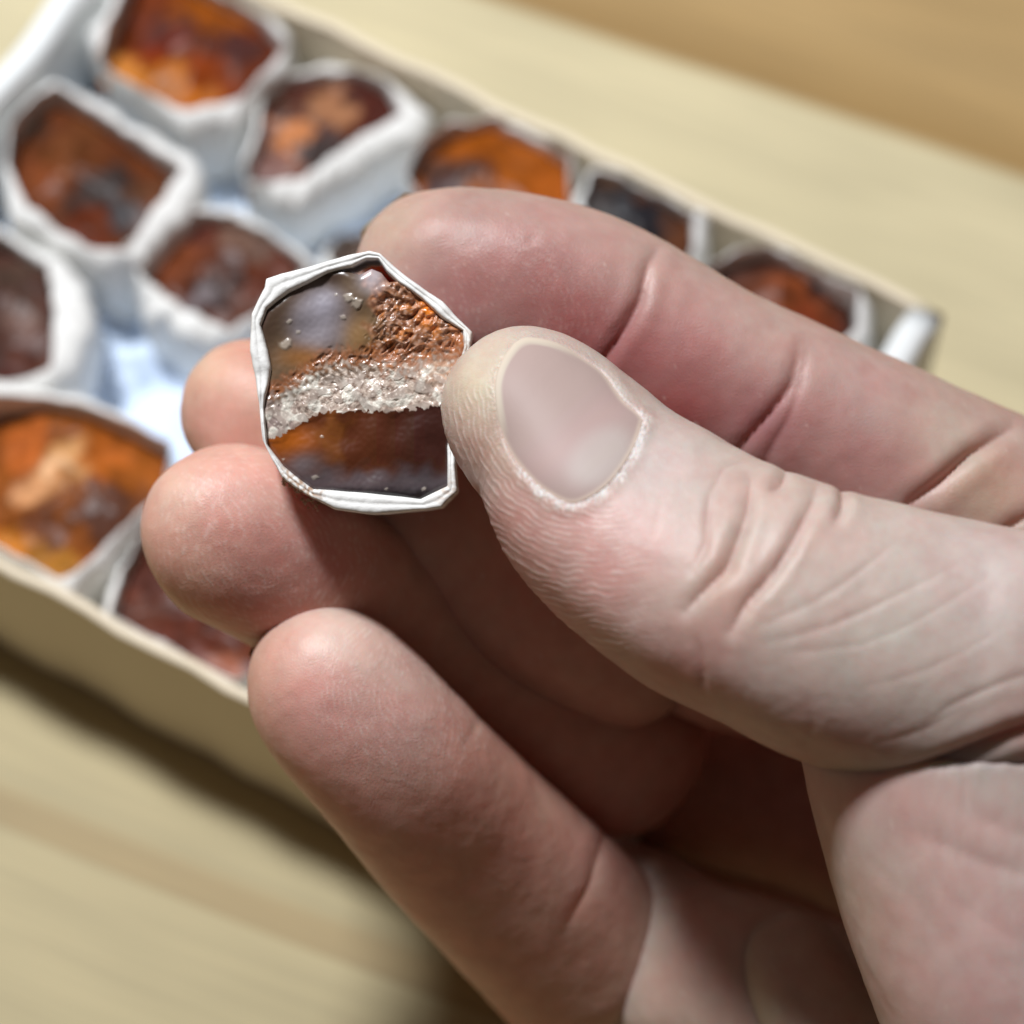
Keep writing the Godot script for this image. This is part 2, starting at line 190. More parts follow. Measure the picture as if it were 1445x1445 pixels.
	{"at": Vector3(30.53, 24.5, -26.62), "stone": [-9.02, 4.34, -5.3, 6.51, -1.4, 7.76, 3.14, 5.13, 5.75, 3.61, 9.02, 1.72, 8.77, -3.03, 4.03, -7.76, -3.95, -5.67, -8.26, -0.37], "paper": [-9.18, 4.66, -5.42, 7.57, -0.29, 8.16, 5.22, 4.96, 8.94, 2.8, 10.62, -0.13, 9.54, -4.86, 4.35, -9.05, -4.35, -7.19, -8.55, -1.08], "base": Color(0.046, 0.019, 0.014), "spots": [[2.06, 1.78, 3.02, 0.290, 0.072, 0.022], [-1.18, 1.78, 3.17, 0.178, 0.049, 0.020], [3.94, -1.08, 2.86, 0.178, 0.035, 0.014], [-3.11, 4.18, 1.98, 0.084, 0.030, 0.018], [5.88, 5.14, 1.98, 0.043, 0.022, 0.022]], "label": "dark brown stone with an orange centre in white paper, near the right end wall"},
	{"at": Vector3(-15.53, 18, -34.2), "stone": [-6.11, 3.49, -5.04, 5.5, -2.25, 6.39, 2.27, 5.16, 6.11, -0.93, 2.49, -6.39, -3.1, -4.22], "paper": [-7.35, 2.46, -5.93, 5.25, -2.13, 7.05, 2.75, 6.45, 7.19, -0.69, 3, -7.5, -4.46, -5.57], "base": Color(0.069, 0.041, 0.031), "spots": [[-3.06, 4.25, 2.38, 0.093, 0.062, 0.046], [0.39, -0.7, 3.17, 0.058, 0.028, 0.020]], "label": "small dark brown stone in white paper half hidden behind the held stone"},
	{"at": Vector3(-10.11, 19.83, -17.71), "stone": [8, -1.6, 2.91, -8.1, -0.4, -8.29, -8, -3.64, -7.7, 1.37, -3.37, 6.37, 3.52, 8.29, 6.91, 3.45], "paper": [8.51, -1.63, 3.1, -8.72, -0.45, -8.97, -8.37, -3.79, -8.17, 1.58, -3.65, 7.1, 3.65, 8.88, 7.37, 3.87], "base": Color(0.080, 0.029, 0.016), "spots": [[-2.19, -0.64, 2.78, 0.249, 0.069, 0.017], [2.27, -2.5, 3.17, 0.052, 0.028, 0.024]], "label": "pale-striped brown stone in white paper behind the index finger"},
	{"at": Vector3(2.68, 20.56, -16.05), "stone": [7.74, -0.55, 3.73, -6.36, -2.25, -8.61, -7.74, -3.91, -7.1, 1.65, -3.94, 6.7, 1.37, 8.61, 7.49, 5.97], "paper": [8.24, -0.68, 3.92, -7.02, -2.4, -9.12, -8.09, -4.18, -7.7, 1.72, -4.36, 7.32, 1.4, 9.34, 7.79, 6.32], "base": Color(0.080, 0.029, 0.016), "spots": [[-2.08, 0.59, 2.78, 0.249, 0.069, 0.017], [2.33, -1.27, 3.17, 0.052, 0.028, 0.024]], "label": "brown stone in white paper under the thumb nail"},
	{"at": Vector3(19.2, 20.54, -17.12), "stone": [8.9, -0.63, 3.95, -8.9, -0.34, -7.97, -7.26, -4.83, -8.9, 2.55, -2.26, 7.63, 1.27, 8.9, 7.71, 2.8], "paper": [9.32, -0.59, 4.15, -9.31, -0.31, -8.67, -7.61, -5.11, -9.16, 2.77, -2.33, 8.36, 1.39, 9.55, 8.19, 3.1], "base": Color(0.080, 0.029, 0.016), "spots": [[-2.5, -0.47, 2.78, 0.249, 0.069, 0.017], [1.87, -2.33, 3.17, 0.052, 0.028, 0.024]], "label": "brown stone in white paper under the thumb joint"},
	{"at": Vector3(-13.32, 19.07, 0.77), "stone": [8.44, -1.92, 6.35, -5.99, 0.27, -8.74, -6.04, -6, -8.44, 1.22, -2.36, 8.74, 2.57, 7.16, 7.64, 3.05], "paper": [8.92, -2.11, 6.7, -6.45, 0.32, -9.3, -6.21, -6.38, -8.72, 1.24, -2.42, 9.24, 2.8, 7.82, 8.16, 3.25], "base": Color(0.080, 0.029, 0.016), "spots": [[-1.84, 0.05, 2.78, 0.249, 0.069, 0.017], [2.52, -1.72, 3.17, 0.052, 0.028, 0.024]], "label": "brown stone in white paper under the ring finger"},
	{"at": Vector3(0.95, 19.2, -1.06), "stone": [8.46, -2.34, 3.43, -7.62, 0.21, -8.41, -6.47, -5.9, -8.46, 1.64, -4.06, 5.87, 3.88, 8.41, 6.82, 4.57], "paper": [8.86, -2.55, 3.6, -8.23, 0.2, -9.04, -6.71, -6.27, -8.79, 1.69, -4.41, 6.4, 4.03, 8.89, 7.24, 4.91], "base": Color(0.080, 0.029, 0.016), "spots": [[-1.94, -0.08, 2.78, 0.249, 0.069, 0.017], [2.39, -1.85, 3.17, 0.052, 0.028, 0.024]], "label": "brown stone in white paper under the middle finger"},
	{"at": Vector3(16.92, 20.6, 1.04), "stone": [7.87, -2.19, 3.2, -7.53, -4.45, -7.6, -7.87, -5.47, -7.65, -0.46, -3.36, 7.43, -0.05, 7.6, 7.22, 4.38], "paper": [8.22, -2.3, 3.4, -8.04, -4.66, -8.14, -8.17, -5.77, -8.23, -0.45, -3.5, 8.02, 0, 8.27, 7.51, 4.65], "base": Color(0.080, 0.029, 0.016), "spots": [[-3.02, -0.48, 2.78, 0.249, 0.069, 0.017], [1.24, -2.24, 3.17, 0.052, 0.028, 0.024]], "label": "brown stone in white paper under the palm"},
	{"at": Vector3(-6.1, 20.54, 15.89), "stone": [7.36, -0.52, 5.25, -6.94, -1.87, -7.55, -6.55, -3.24, -8.1, 0.99, -5.06, 6.48, 3.51, 7.55, 8.1, 2.4], "paper": [7.89, -0.51, 5.52, -7.3, -1.9, -8.12, -6.97, -3.51, -8.47, 1.11, -5.24, 6.97, 3.73, 8.05, 8.48, 2.58], "base": Color(0.080, 0.029, 0.016), "spots": [[-2.52, -0.28, 2.78, 0.249, 0.069, 0.017], [1.7, -1.97, 3.17, 0.052, 0.028, 0.024]], "label": "brown stone in white paper under the little finger, at the near wall"},
	{"at": Vector3(8.27, 19.48, 15.95), "stone": [6.78, -2.46, 3.12, -6.61, -2.92, -7.69, -6.33, -2.49, -6.78, 3.88, -4.7, 7.35, 0.46, 7.69, 5.62, 4.58], "paper": [7.18, -2.67, 3.24, -7.12, -3.11, -8.14, -6.91, -2.72, -7.26, 4.2, -4.98, 7.83, 0.42, 8.4, 6, 5.05], "base": Color(0.080, 0.029, 0.016), "spots": [[-2.31, 0.27, 2.78, 0.249, 0.069, 0.017], [1.89, -1.42, 3.17, 0.052, 0.028, 0.024]], "label": "brown stone in white paper at the near right corner of the box"}]

var fine := FastNoiseLite.new()
var broad := FastNoiseLite.new()
var cells := FastNoiseLite.new()
var rng := RandomNumberGenerator.new()
var hand_pose: Transform3D
var M := {}


func _ready() -> void:
	rng.seed = 11
	# ---------- camera
	var tilt := deg_to_rad(28.0)
	var down := Vector3(0, -cos(tilt), -sin(tilt))
	var up := Vector3(0, sin(tilt), -cos(tilt))
	var eye := Vector3(0, 24.0 + 312.0 * cos(tilt), 312.0 * sin(tilt)) * MM
	var cam := Camera3D.new()
	cam.name = "camera"
	cam.transform = Transform3D(Basis(Vector3.RIGHT, up, -down), eye)
	var lens := CameraAttributesPhysical.new()
	lens.frustum_focal_length = 12.0 / (45.015 / 250.0)
	lens.frustum_near = 0.01
	lens.frustum_far = 10.0
	lens.frustum_focus_distance = 0.2475
	lens.exposure_aperture = lens.frustum_focal_length / 6.6
	cam.attributes = lens
	cam.near = 0.01
	cam.far = 10.0
	cam.fov = rad_to_deg(2.0 * atan(45.015 / 250.0))
	add_child(cam)
	cam.current = true
	hand_pose = Transform3D(Basis(Vector3.RIGHT, up, -down), eye + down * 0.25)
	# ---------- light: one desk lamp up and to the left, and the dim room around
	var env := Environment.new()
	env.background_mode = Environment.BG_COLOR
	env.background_color = Color(1.0, 0.90, 0.86)
	env.background_energy_multiplier = 0.06
	env.tonemap_mode = Environment.TONE_MAPPER_LINEAR
	env.tonemap_exposure = 1.04
	env.sdfgi_enabled = true
	env.ssao_enabled = true
	env.ssil_enabled = true
	var we := WorldEnvironment.new()
	we.name = "room_light"
	we.environment = env
	add_child(we)
	var lamp := AreaLight3D.new()
	lamp.name = "desk_lamp"
	lamp.area_size = Vector2(0.07, 0.07)
	lamp.light_color = Color(0.982, 0.988, 1.0)
	lamp.light_energy = 0.372
	lamp.area_range = 5.0
	lamp.shadow_enabled = true
	var to_lamp := (Vector3.RIGHT * -0.30 + up * 0.78 - down * 0.59).normalized()
	add_child(lamp)
	lamp.look_at_from_position(hand_pose.origin + to_lamp * 0.5, hand_pose.origin, Vector3.FORWARD)
	# ---------- materials and noises
	fine.seed = 3
	fine.frequency = 1.0
	fine.fractal_type = FastNoiseLite.FRACTAL_NONE
	broad.seed = 9
	broad.frequency = 0.1
	broad.fractal_octaves = 3
	cells.seed = 5
	cells.noise_type = FastNoiseLite.TYPE_CELLULAR
	cells.cellular_return_type = FastNoiseLite.RETURN_DISTANCE
	cells.frequency = 1.0
	cells.fractal_type = FastNoiseLite.FRACTAL_NONE
	make_materials()
	build_table()
	build_box()
	for d in BOX_STONES:
		build_box_stone(d)
	build_held_stone()
	build_hand()


# =====================================================================  helpers

func tag(o: Node, label: String, category: String, group := "") -> void:
	o.set_meta("label", label)
	o.set_meta("category", category)
	if group:
		o.set_meta("group", group)


func mesh_node(called: String, m: Mesh, mat: Material, parent: Node) -> MeshInstance3D:
	var o := MeshInstance3D.new()
	o.name = called
	o.mesh = m
	o.material_override = null
	for i in m.get_surface_count():
		m.surface_set_material(i, mat)
	parent.add_child(o, true)
	return o


func base(called: String, at: Vector3) -> Node3D:
	var o := Node3D.new()
	o.name = called
	o.position = at
	add_child(o, true)
	return o


func flat(a: Array) -> PackedVector2Array:
	var out := PackedVector2Array()
	for i in range(0, a.size(), 2):
		out.append(Vector2(a[i], a[i + 1]))
	return out


class Acc:
	var v := PackedVector3Array()
	var n := PackedVector3Array()
	var c := PackedColorArray()
	var i := PackedInt32Array()

	func mesh() -> ArrayMesh:
		var a := []
		a.resize(Mesh.ARRAY_MAX)
		a[Mesh.ARRAY_VERTEX] = v
		a[Mesh.ARRAY_NORMAL] = n
		if c.size() == v.size():
			a[Mesh.ARRAY_COLOR] = c
		a[Mesh.ARRAY_INDEX] = i
		var m := ArrayMesh.new()
		m.add_surface_from_arrays(Mesh.PRIMITIVE_TRIANGLES, a)
		return m


# A grid of rows x cols points (mm) added to acc, in metres; closed joins the last column to the first.
func add_grid(acc: Acc, p: PackedVector3Array, cols: PackedColorArray, rows: int, w: int, closed: bool, outward: float) -> void:
	var at := acc.v.size()
	for r in rows:
		var r0: int = maxi(r - 1, 0) * w
		var r1: int = mini(r + 1, rows - 1) * w
		for k in w:
			var k0: int = k - 1
			var k1: int = k + 1
			if closed:
				k0 = (k0 + w) % w
				k1 = k1 % w
			else:
				k0 = maxi(k0, 0)
				k1 = mini(k1, w - 1)
			var nn := (p[r1 + k] - p[r0 + k]).cross(p[r * w + k1] - p[r * w + k0]) * outward
			var l := nn.length()
			acc.n.append(nn / l if l > 1e-9 else Vector3.BACK)
			acc.v.append(p[r * w + k] * MM)
	acc.c.append_array(cols)
	var last := w if closed else w - 1
	for r in rows - 1:
		for k in last:
			var a := at + r * w + k
			var b := at + r * w + (k + 1) % w
			var c := a + w
			var d := b + w
			if outward > 0:
				acc.i.append_array(PackedInt32Array([a, b, c, b, d, c]))
			else:
				acc.i.append_array(PackedInt32Array([a, c, b, b, c, d]))


func skin_fix_pole(acc: Acc, at: int, w: int, n: Vector3) -> void:
	for k in w:
		acc.n[at + k] = n


func noise_texture(freq: float, octaves: int, sd: int, kind := FastNoiseLite.TYPE_SIMPLEX_SMOOTH, size := 512) -> NoiseTexture2D:
	var f := FastNoiseLite.new()
	f.noise_type = kind
	f.frequency = freq
	f.fractal_octaves = octaves
	f.seed = sd
	var t := NoiseTexture2D.new()
	t.width = size
	t.height = size
	t.seamless = true
	t.noise = f
	return t


func make_materials() -> void:
	var skin := StandardMaterial3D.new()
	skin.resource_name = "skin"
	skin.vertex_color_use_as_albedo = true
	skin.roughness = 0.45
	skin.metallic_specular = 0.42
	skin.subsurf_scatter_enabled = true
	skin.subsurf_scatter_strength = 0.26
	skin.heightmap_enabled = true
	skin.heightmap_scale = 0.0035
	skin.heightmap_texture = noise_texture(0.06, 3, 21)
	skin.uv1_triplanar = true
	skin.uv1_scale = Vector3.ONE * 130.0
	M.skin = skin
	var nail := StandardMaterial3D.new()
	nail.resource_name = "nail"
	nail.vertex_color_use_as_albedo = true
	nail.roughness = 0.52
	nail.metallic_specular = 0.3
	M.nail = nail
	var agate := StandardMaterial3D.new()
	agate.resource_name = "agate"
	agate.vertex_color_use_as_albedo = true
	agate.roughness = 0.28
	agate.metallic_specular = 0.55
	M.agate = agate
	var dull := agate.duplicate()
	dull.resource_name = "rough_agate"
	dull.roughness = 0.36
	dull.metallic_specular = 0.25
	M.dull = dull
	var paper := StandardMaterial3D.new()
	paper.resource_name = "paper"
	paper.vertex_color_use_as_albedo = true
	paper.roughness = 0.75
	paper.heightmap_enabled = true
	paper.heightmap_scale = 0.006
	paper.heightmap_texture = noise_texture(0.03, 4, 33)
	paper.uv1_triplanar = true
	paper.uv1_scale = Vector3.ONE * 60.0
	M.paper = paper
	var card := StandardMaterial3D.new()
	card.resource_name = "cardboard"
	card.albedo_color = Color(0.80, 0.70, 0.53).linear_to_srgb()
	card.roughness = 0.85
	M.card = card
	var white := StandardMaterial3D.new()
	white.resource_name = "white_card"
	white.albedo_color = Color(0.80, 0.83, 0.83).linear_to_srgb()
	white.roughness = 0.7
	M.white = white
	paper.backlight_enabled = true
	paper.backlight = Color(0.12, 0.12, 0.12)
	var tissue := StandardMaterial3D.new()
	tissue.resource_name = "tissue"
	tissue.albedo_color = Color(0.68, 0.80, 0.97).linear_to_srgb()
	tissue.roughness = 0.8
	M.tissue = tissue


# =====================================================================  table

func wood_color(x: float, z: float) -> Color:
	var bend := broad.get_noise_2d(x * 0.12, z * 0.05) * 10.0
	var a := deg_to_rad(22.0)
	var q := -x * sin(a) + z * cos(a)
	var along := x * cos(a) + z * sin(a)
	q += bend * 0.08 + 0.0004 * maxf(along - 0.0, 0.0) * maxf(along, 0.0) * (-1.0 if q < 0 else 0.0)
	var pale := Color(0.54, 0.475, 0.30)
	var brown := Color(0.40, 0.27, 0.12)
	var dark := Color(0.29, 0.18, 0.065)
	# growth rings: each starts with a sharp dark edge and fades towards the next
	var c := pale
	var rings := [[-81.3, 52.0, 1.0], [-140.0, 30.0, 0.9], [-190.0, 40.0, 0.8], [47.0, 5.5, 0.5], [88.0, 16.0, 0.7], [130.0, 30.0, 0.8], [185.0, 24.0, 0.9]]
	for r in rings:
		var t: float = (r[0] - q) / r[1]
		if t > -0.02 and t < 1.0:
			var edge := smoothstep(-0.02, 0.02, t)
			var body: Color = dark.lerp(brown, clampf(t * 4.0, 0.0, 1.0)).lerp(pale, smoothstep(0.55, 1.0, t))
			c = c.lerp(body, edge * r[2])
	var streak := fine.get_noise_2d(along * 0.02, q * 0.9) * 0.6 + fine.get_noise_2d(along * 0.05, q * 2.6) * 0.4
	var blotch := broad.get_noise_2d(along * 0.2, q * 0.8)
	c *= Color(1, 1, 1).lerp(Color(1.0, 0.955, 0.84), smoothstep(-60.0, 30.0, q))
	return c * (1.0 + 0.11 * streak + 0.12 * blotch) * lerpf(1.10, 0.80, smoothstep(-60.0, 45.0, q + bend))  # far side lightened, near left darkened: lamp falloff painted into the wood


func build_table() -> void:
	var size := 1024
	var im := Image.create_empty(size, size, false, Image.FORMAT_RGB8)
	for j in size:
		for i in size:
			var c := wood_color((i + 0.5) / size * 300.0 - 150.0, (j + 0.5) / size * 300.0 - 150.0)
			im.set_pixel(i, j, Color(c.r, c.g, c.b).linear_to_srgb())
	var wood := StandardMaterial3D.new()
	wood.resource_name = "wood"
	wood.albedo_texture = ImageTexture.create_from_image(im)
	wood.roughness = 0.55
	wood.metallic_specular = 0.35
	wood.texture_repeat = true
	var st := SurfaceTool.new()
	st.begin(Mesh.PRIMITIVE_TRIANGLES)
	var h := 0.45
	var k := h / 0.3
	for q in [[-1, -1], [1, -1], [1, 1], [-1, -1], [1, 1], [-1, 1]]:
		st.set_normal(Vector3.UP)
		st.set_uv(Vector2(0.5 + q[0] * k, 0.5 + q[1] * k))
		st.add_vertex(Vector3(q[0] * h, 0, q[1] * h))
	for side in 4:
		var b := Basis(Vector3.UP, side * PI / 2)
		for q in [[-1, 0], [1, 0], [1, -1], [-1, 0], [1, -1], [-1, -1]]:
			st.set_normal(b * Vector3.BACK)
			st.set_uv(Vector2(0.5 + q[0] * k, q[1] * 0.1))
			st.add_vertex(b * Vector3(q[0] * h, q[1] * 0.03, h))
	var o := mesh_node("table", st.commit(), wood, self)
	o.set_meta("kind", "structure")
	o.set_meta("label", "pale wooden table top with brown growth rings")


# =====================================================================  box

func bevel_box(size: Vector3, r: float, rough := 0.0) -> ArrayMesh:
	# a box with rounded upright cross-section: profile in y-z swept along x
	var acc := Acc.new()
	var prof := PackedVector2Array()
	var hy := size.y / 2
	var hz := size.z / 2
	for c in 4:
		var cx := (hz - r) * (1 if c == 0 or c == 3 else -1)
		var cy := (hy - r) * (1 if c < 2 else -1)
		for s in 5:
			var a := c * PI / 2 + s * PI / 8
			prof.append(Vector2(cx + r * cos(a), cy + r * sin(a)))
	var rows := 26
	var p := PackedVector3Array()
	for i in rows + 2:
		var t := clampf((i - 1.0) / (rows - 1.0), 0, 1)
		var x := (t - 0.5) * size.x
		var shrink := 0.0 if i == 0 or i == rows + 1 else 1.0
		for q in prof:
			var wob := fine.get_noise_2d(x * 0.08, size.z * 3.0) * rough
			p.append(Vector3(x, q.y * shrink, q.x * shrink + wob * shrink))
	add_grid(acc, p, PackedColorArray(), rows + 2, prof.size(), true, 1.0)
	return acc.mesh()


func build_box() -> void:
	var box := base("tray_box", Vector3(-20.0, 0, -19.3) * MM)
	box.rotation.y = deg_to_rad(-30.1)
	tag(box, "small open cardboard tray box full of paper-wrapped stones, lying on the table", "box")
	var L := 114.0
	var W := 81.0
	var H := 24.0
	for s in [-1.0, 1.0]:
		var o := mesh_node("long_wall", bevel_box(Vector3(L - 0.4, H, 1.3), 0.5, 0.5), M.card, box)
		o.position = Vector3(0, H / 2, s * (W / 2 - 0.65)) * MM
		if s > 0:
			o.set_meta("label", "beige near side wall")
		var e := mesh_node("end_wall", bevel_box(Vector3(W - 3.0, H + 0.5, 4.0), 1.6, 0.5), M.white, box)
		e.rotation.y = PI / 2
		e.position = Vector3(s * (L / 2 - 2.1), H / 2 + 0.4, 0) * MM
	var b := mesh_node("bottom", bevel_box(Vector3(L - 9.0, 1.2, W - 3.0), 0.4), M.card, box)
	b.position = Vector3(0, 0.75, 0) * MM
	# crumpled sheet of tissue on the bottom
	var acc := Acc.new()
	var p := PackedVector3Array()
	var nx := 150
	var nz := 110
	for i in nx:
		for j in nz:
			var x := (i / (nx - 1.0) - 0.5) * (L - 9.4)
			var z := (j / (nz - 1.0) - 0.5) * (W - 3.4)
			var h := 8.2 + broad.get_noise_2d(x * 0.9, z * 0.9) * 3.0 + absf(fine.get_noise_2d(x * 0.12, z * 0.12)) * 1.6
			p.append(Vector3(x, maxf(h, 3.0), z))
	add_grid(acc, p, PackedColorArray(), nx, nz, false, -1.0)
	var sheet := mesh_node("tissue_sheet", acc.mesh(), M.tissue, self)
	sheet.transform = box.transform
	tag(sheet, "crumpled white tissue sheet lining the bottom of the tray box", "tissue paper")


# =====================================================================  stones

func radius_at(poly: PackedVector2Array, a: float) -> float:
	var d := Vector2(cos(a), sin(a))
	var best := 0.0
	for i in poly.size():
		var p := poly[i]
		var e := poly[(i + 1) % poly.size()] - p
		var den := d.cross(e)
		if absf(den) < 1e-9:
			continue
		var t := p.cross(e) / den
		var u := p.cross(d) / den
		if t > 0 and u >= -1e-6 and u <= 1.000001:
			best = maxf(best, t)
	return best


# Stone: a front face as a fan of rings inside the outline, then sides and a back. Face normal +z.
func stone_mesh(poly: PackedVector2Array, depth: float, na: int, nr: int, shape: Callable, color: Callable) -> ArrayMesh:
	var acc := Acc.new()
	var p := PackedVector3Array()
	var c := PackedColorArray()
	var rad := PackedFloat32Array()
	for k in na:
		rad.append(radius_at(poly, TAU * k / na))
	for r in nr + 8:
		for k in na:
			var a := TAU * k / na
			var t := minf(float(r) / (nr - 1), 1.0)
			var z := 0.0
			if r >= nr:
				var s := (r - nr + 1) / 8.0
				z = -depth * minf(s * 1.2, 1.0)
				t = 1.0 - 0.12 * s
				if r == nr + 7:
					t = 0.0
			var x := cos(a) * rad[k] * t
			var y := sin(a) * rad[k] * t
			var edge := clampf((t - 0.93) / 0.07, 0.0, 1.0)
			var h: float = shape.call(x, y)
			if r < nr:
				z = h - edge * edge * 0.3
			else:
				z += (h - 0.5) * (1.0 - (r - nr + 1) / 8.0)
			p.append(Vector3(x, y, z))
			c.append(color.call(x, y))
	add_grid(acc, p, c, nr + 8, na, true, 1.0)
	skin_fix_pole(acc, 0, na, Vector3.BACK)
	return acc.mesh()


# Paper band folded round a stone, its rim between the inner and the outer outline.
func wrap_mesh(outer: PackedVector2Array, inner: PackedVector2Array, depth: float, na: int, sd: float, tint: Callable, rough := 1.0, flared := false) -> ArrayMesh:
	var acc := Acc.new()
	var p := PackedVector3Array()
	var c := PackedColorArray()
	# profile: [share of the way from outer (0) to inner (1), z]
	var prof := [[0.25, -depth], [0.06, -depth * 0.8], [0.0, -depth * 0.5], [0.0, -depth * 0.25], [0.0, -1.0], [0.0, -0.35], [0.08, -0.06], [0.25, 0.06], [0.42, 0.0], [0.5, -0.09], [0.58, 0.0], [0.75, 0.03], [0.9, -0.08], [1.0, -0.4], [1.0, -1.2], [1.0, -2.4], [0.9, -4.0], [0.8, -depth]]
	if flared:
		prof = [[0.3, -depth], [0.1, -depth * 0.75], [0.0, -depth * 0.5], [0.0, -depth * 0.3], [0.02, -2.4], [0.10, -1.3], [0.28, -0.6], [0.5, -0.15], [0.72, 0.12], [0.82, 0.16], [0.9, 0.12], [0.95, -0.1], [0.98, -0.5], [1.0, -1.2], [1.0, -2.4], [0.9, -4.0], [0.8, -depth]]
	var ro := PackedFloat32Array()
	var ri := PackedFloat32Array()
	for k in na:
		var a := TAU * k / na
		ro.append(radius_at(outer, a))
		ri.append(minf(radius_at(inner, a), ro[k] - 0.25))
	for r in prof.size():
		for k in na:
			var a := TAU * k / na
			var cs := cos(a)
			var sn := sin(a)
			var z: float = prof[r][1]
			var t: float = prof[r][0]
			var rr := lerpf(ro[k], ri[k], t)
			var wob := fine.get_noise_3d(cs * 2.6 + sd, sn * 2.6, z * 0.12) * 0.35 + fine.get_noise_3d(cs * 7.0 + sd, sn * 7.0, z * 0.3 + t) * 0.05
			rr += wob * rough * (0.5 if t > 0.1 else 1.0)
			if flared and r < 12:
				# flat folds and creases down the sides
				var fold := absf(fine.get_noise_2d(a * 1.6 * 0.5 + sd * 3.0, z * 0.03)) * 0.9 + absf(fine.get_noise_3d(cs * 1.3, sn * 1.3, sd)) * 0.8
				rr += (fold - 0.5) * 0.8 * (1.0 - t)
			if z > -1.5:
				z += (fine.get_noise_2d(cs * 3.0 + sd, sn * 3.0) * 0.5 + fine.get_noise_3d(cs * 9.0 + sd, sn * 9.0, t) * 0.09) * rough
			p.append(Vector3(cs * rr, sn * rr, z))
			c.append(tint.call(cs * rr, sn * rr, z, a))
	add_grid(acc, p, c, prof.size(), na, true, -1.0)
	return acc.mesh()


func build_box_stone(d: Dictionary) -> void:
	var o := base("wrapped_stone", d.at * MM)
	o.basis = Basis(Vector3(1, 0, 0), Vector3(0, 0, -1), Vector3(0, 1, 0))
	tag(o, d.label, "stone", "paper-wrapped stones in the tray box")
	var sd := rng.randf() * 50.0
	var base_c: Color = d.base
	var spots: Array = d.spots
	var planes := []
	for i in 7:
		var a := TAU * i / 7.0 + rng.randf() * 0.7
		var s := 0.06 + rng.randf() * 0.28
		planes.append([cos(a) * s, sin(a) * s, 0.2 + rng.randf() * 1.3])
	var shape := func(x: float, y: float) -> float:
		var top := 9.0
		for q in planes:
			top = minf(top, q[0] * x + q[1] * y + q[2] + 0.25 * fine.get_noise_2d(x * 0.15 + q[2] * 20.0, y * 0.15))
		return -1.2 + 1.25 * top + 0.12 * fine.get_noise_3d(x * 0.35, y * 0.35, sd) + 0.04 * fine.get_noise_3d(x * 0.9, y * 0.9, sd)
	var color := func(x: float, y: float) -> Color:
		var wx := x + broad.get_noise_2d(x * 2.0 + sd, y * 2.0) * 2.5
		var wy := y + broad.get_noise_2d(x * 2.0, y * 2.0 + sd) * 2.5
		var c := base_c
		for s in spots:
			var q: float = (Vector2(wx, wy) - Vector2(s[0], s[1])).length() / s[2]
			if q < 1.5:
				c = c.lerp(Color(s[3], s[4], s[5]), 0.9 * (1.0 - smoothstep(0.55, 1.3, q + 0.25 * fine.get_noise_2d(x * 0.5 + s[0], y * 0.5))))
		var m := 1.0 + 0.35 * fine.get_noise_3d(x * 0.35, y * 0.35, sd + 4.0) + 0.2 * fine.get_noise_3d(x * 1.4, y * 1.4, sd)
		return Color(c.r * m, c.g * m, c.b * m)
	mesh_node("agate", stone_mesh(flat(d.stone), 13.0, 110, 40, shape, color), M.dull, o)
	var tint := func(x: float, y: float, z: float, a: float) -> Color:
		var m := 0.86 + 0.03 * fine.get_noise_2d(x * 0.3 + sd, y * 0.3 + z * 0.3)
		return Color(m, m * 1.0, m * 0.97)
	mesh_node("paper_wrap", wrap_mesh(flat(d.paper), flat(d.stone), 14.5, 170, sd, tint, 1.0, true), M.paper, o)


# sRGB 0-255 as linear
func lin(r: float, g: float, b: float) -> Color:
	return Color(r / 255.0, g / 255.0, b / 255.0).srgb_to_linear()


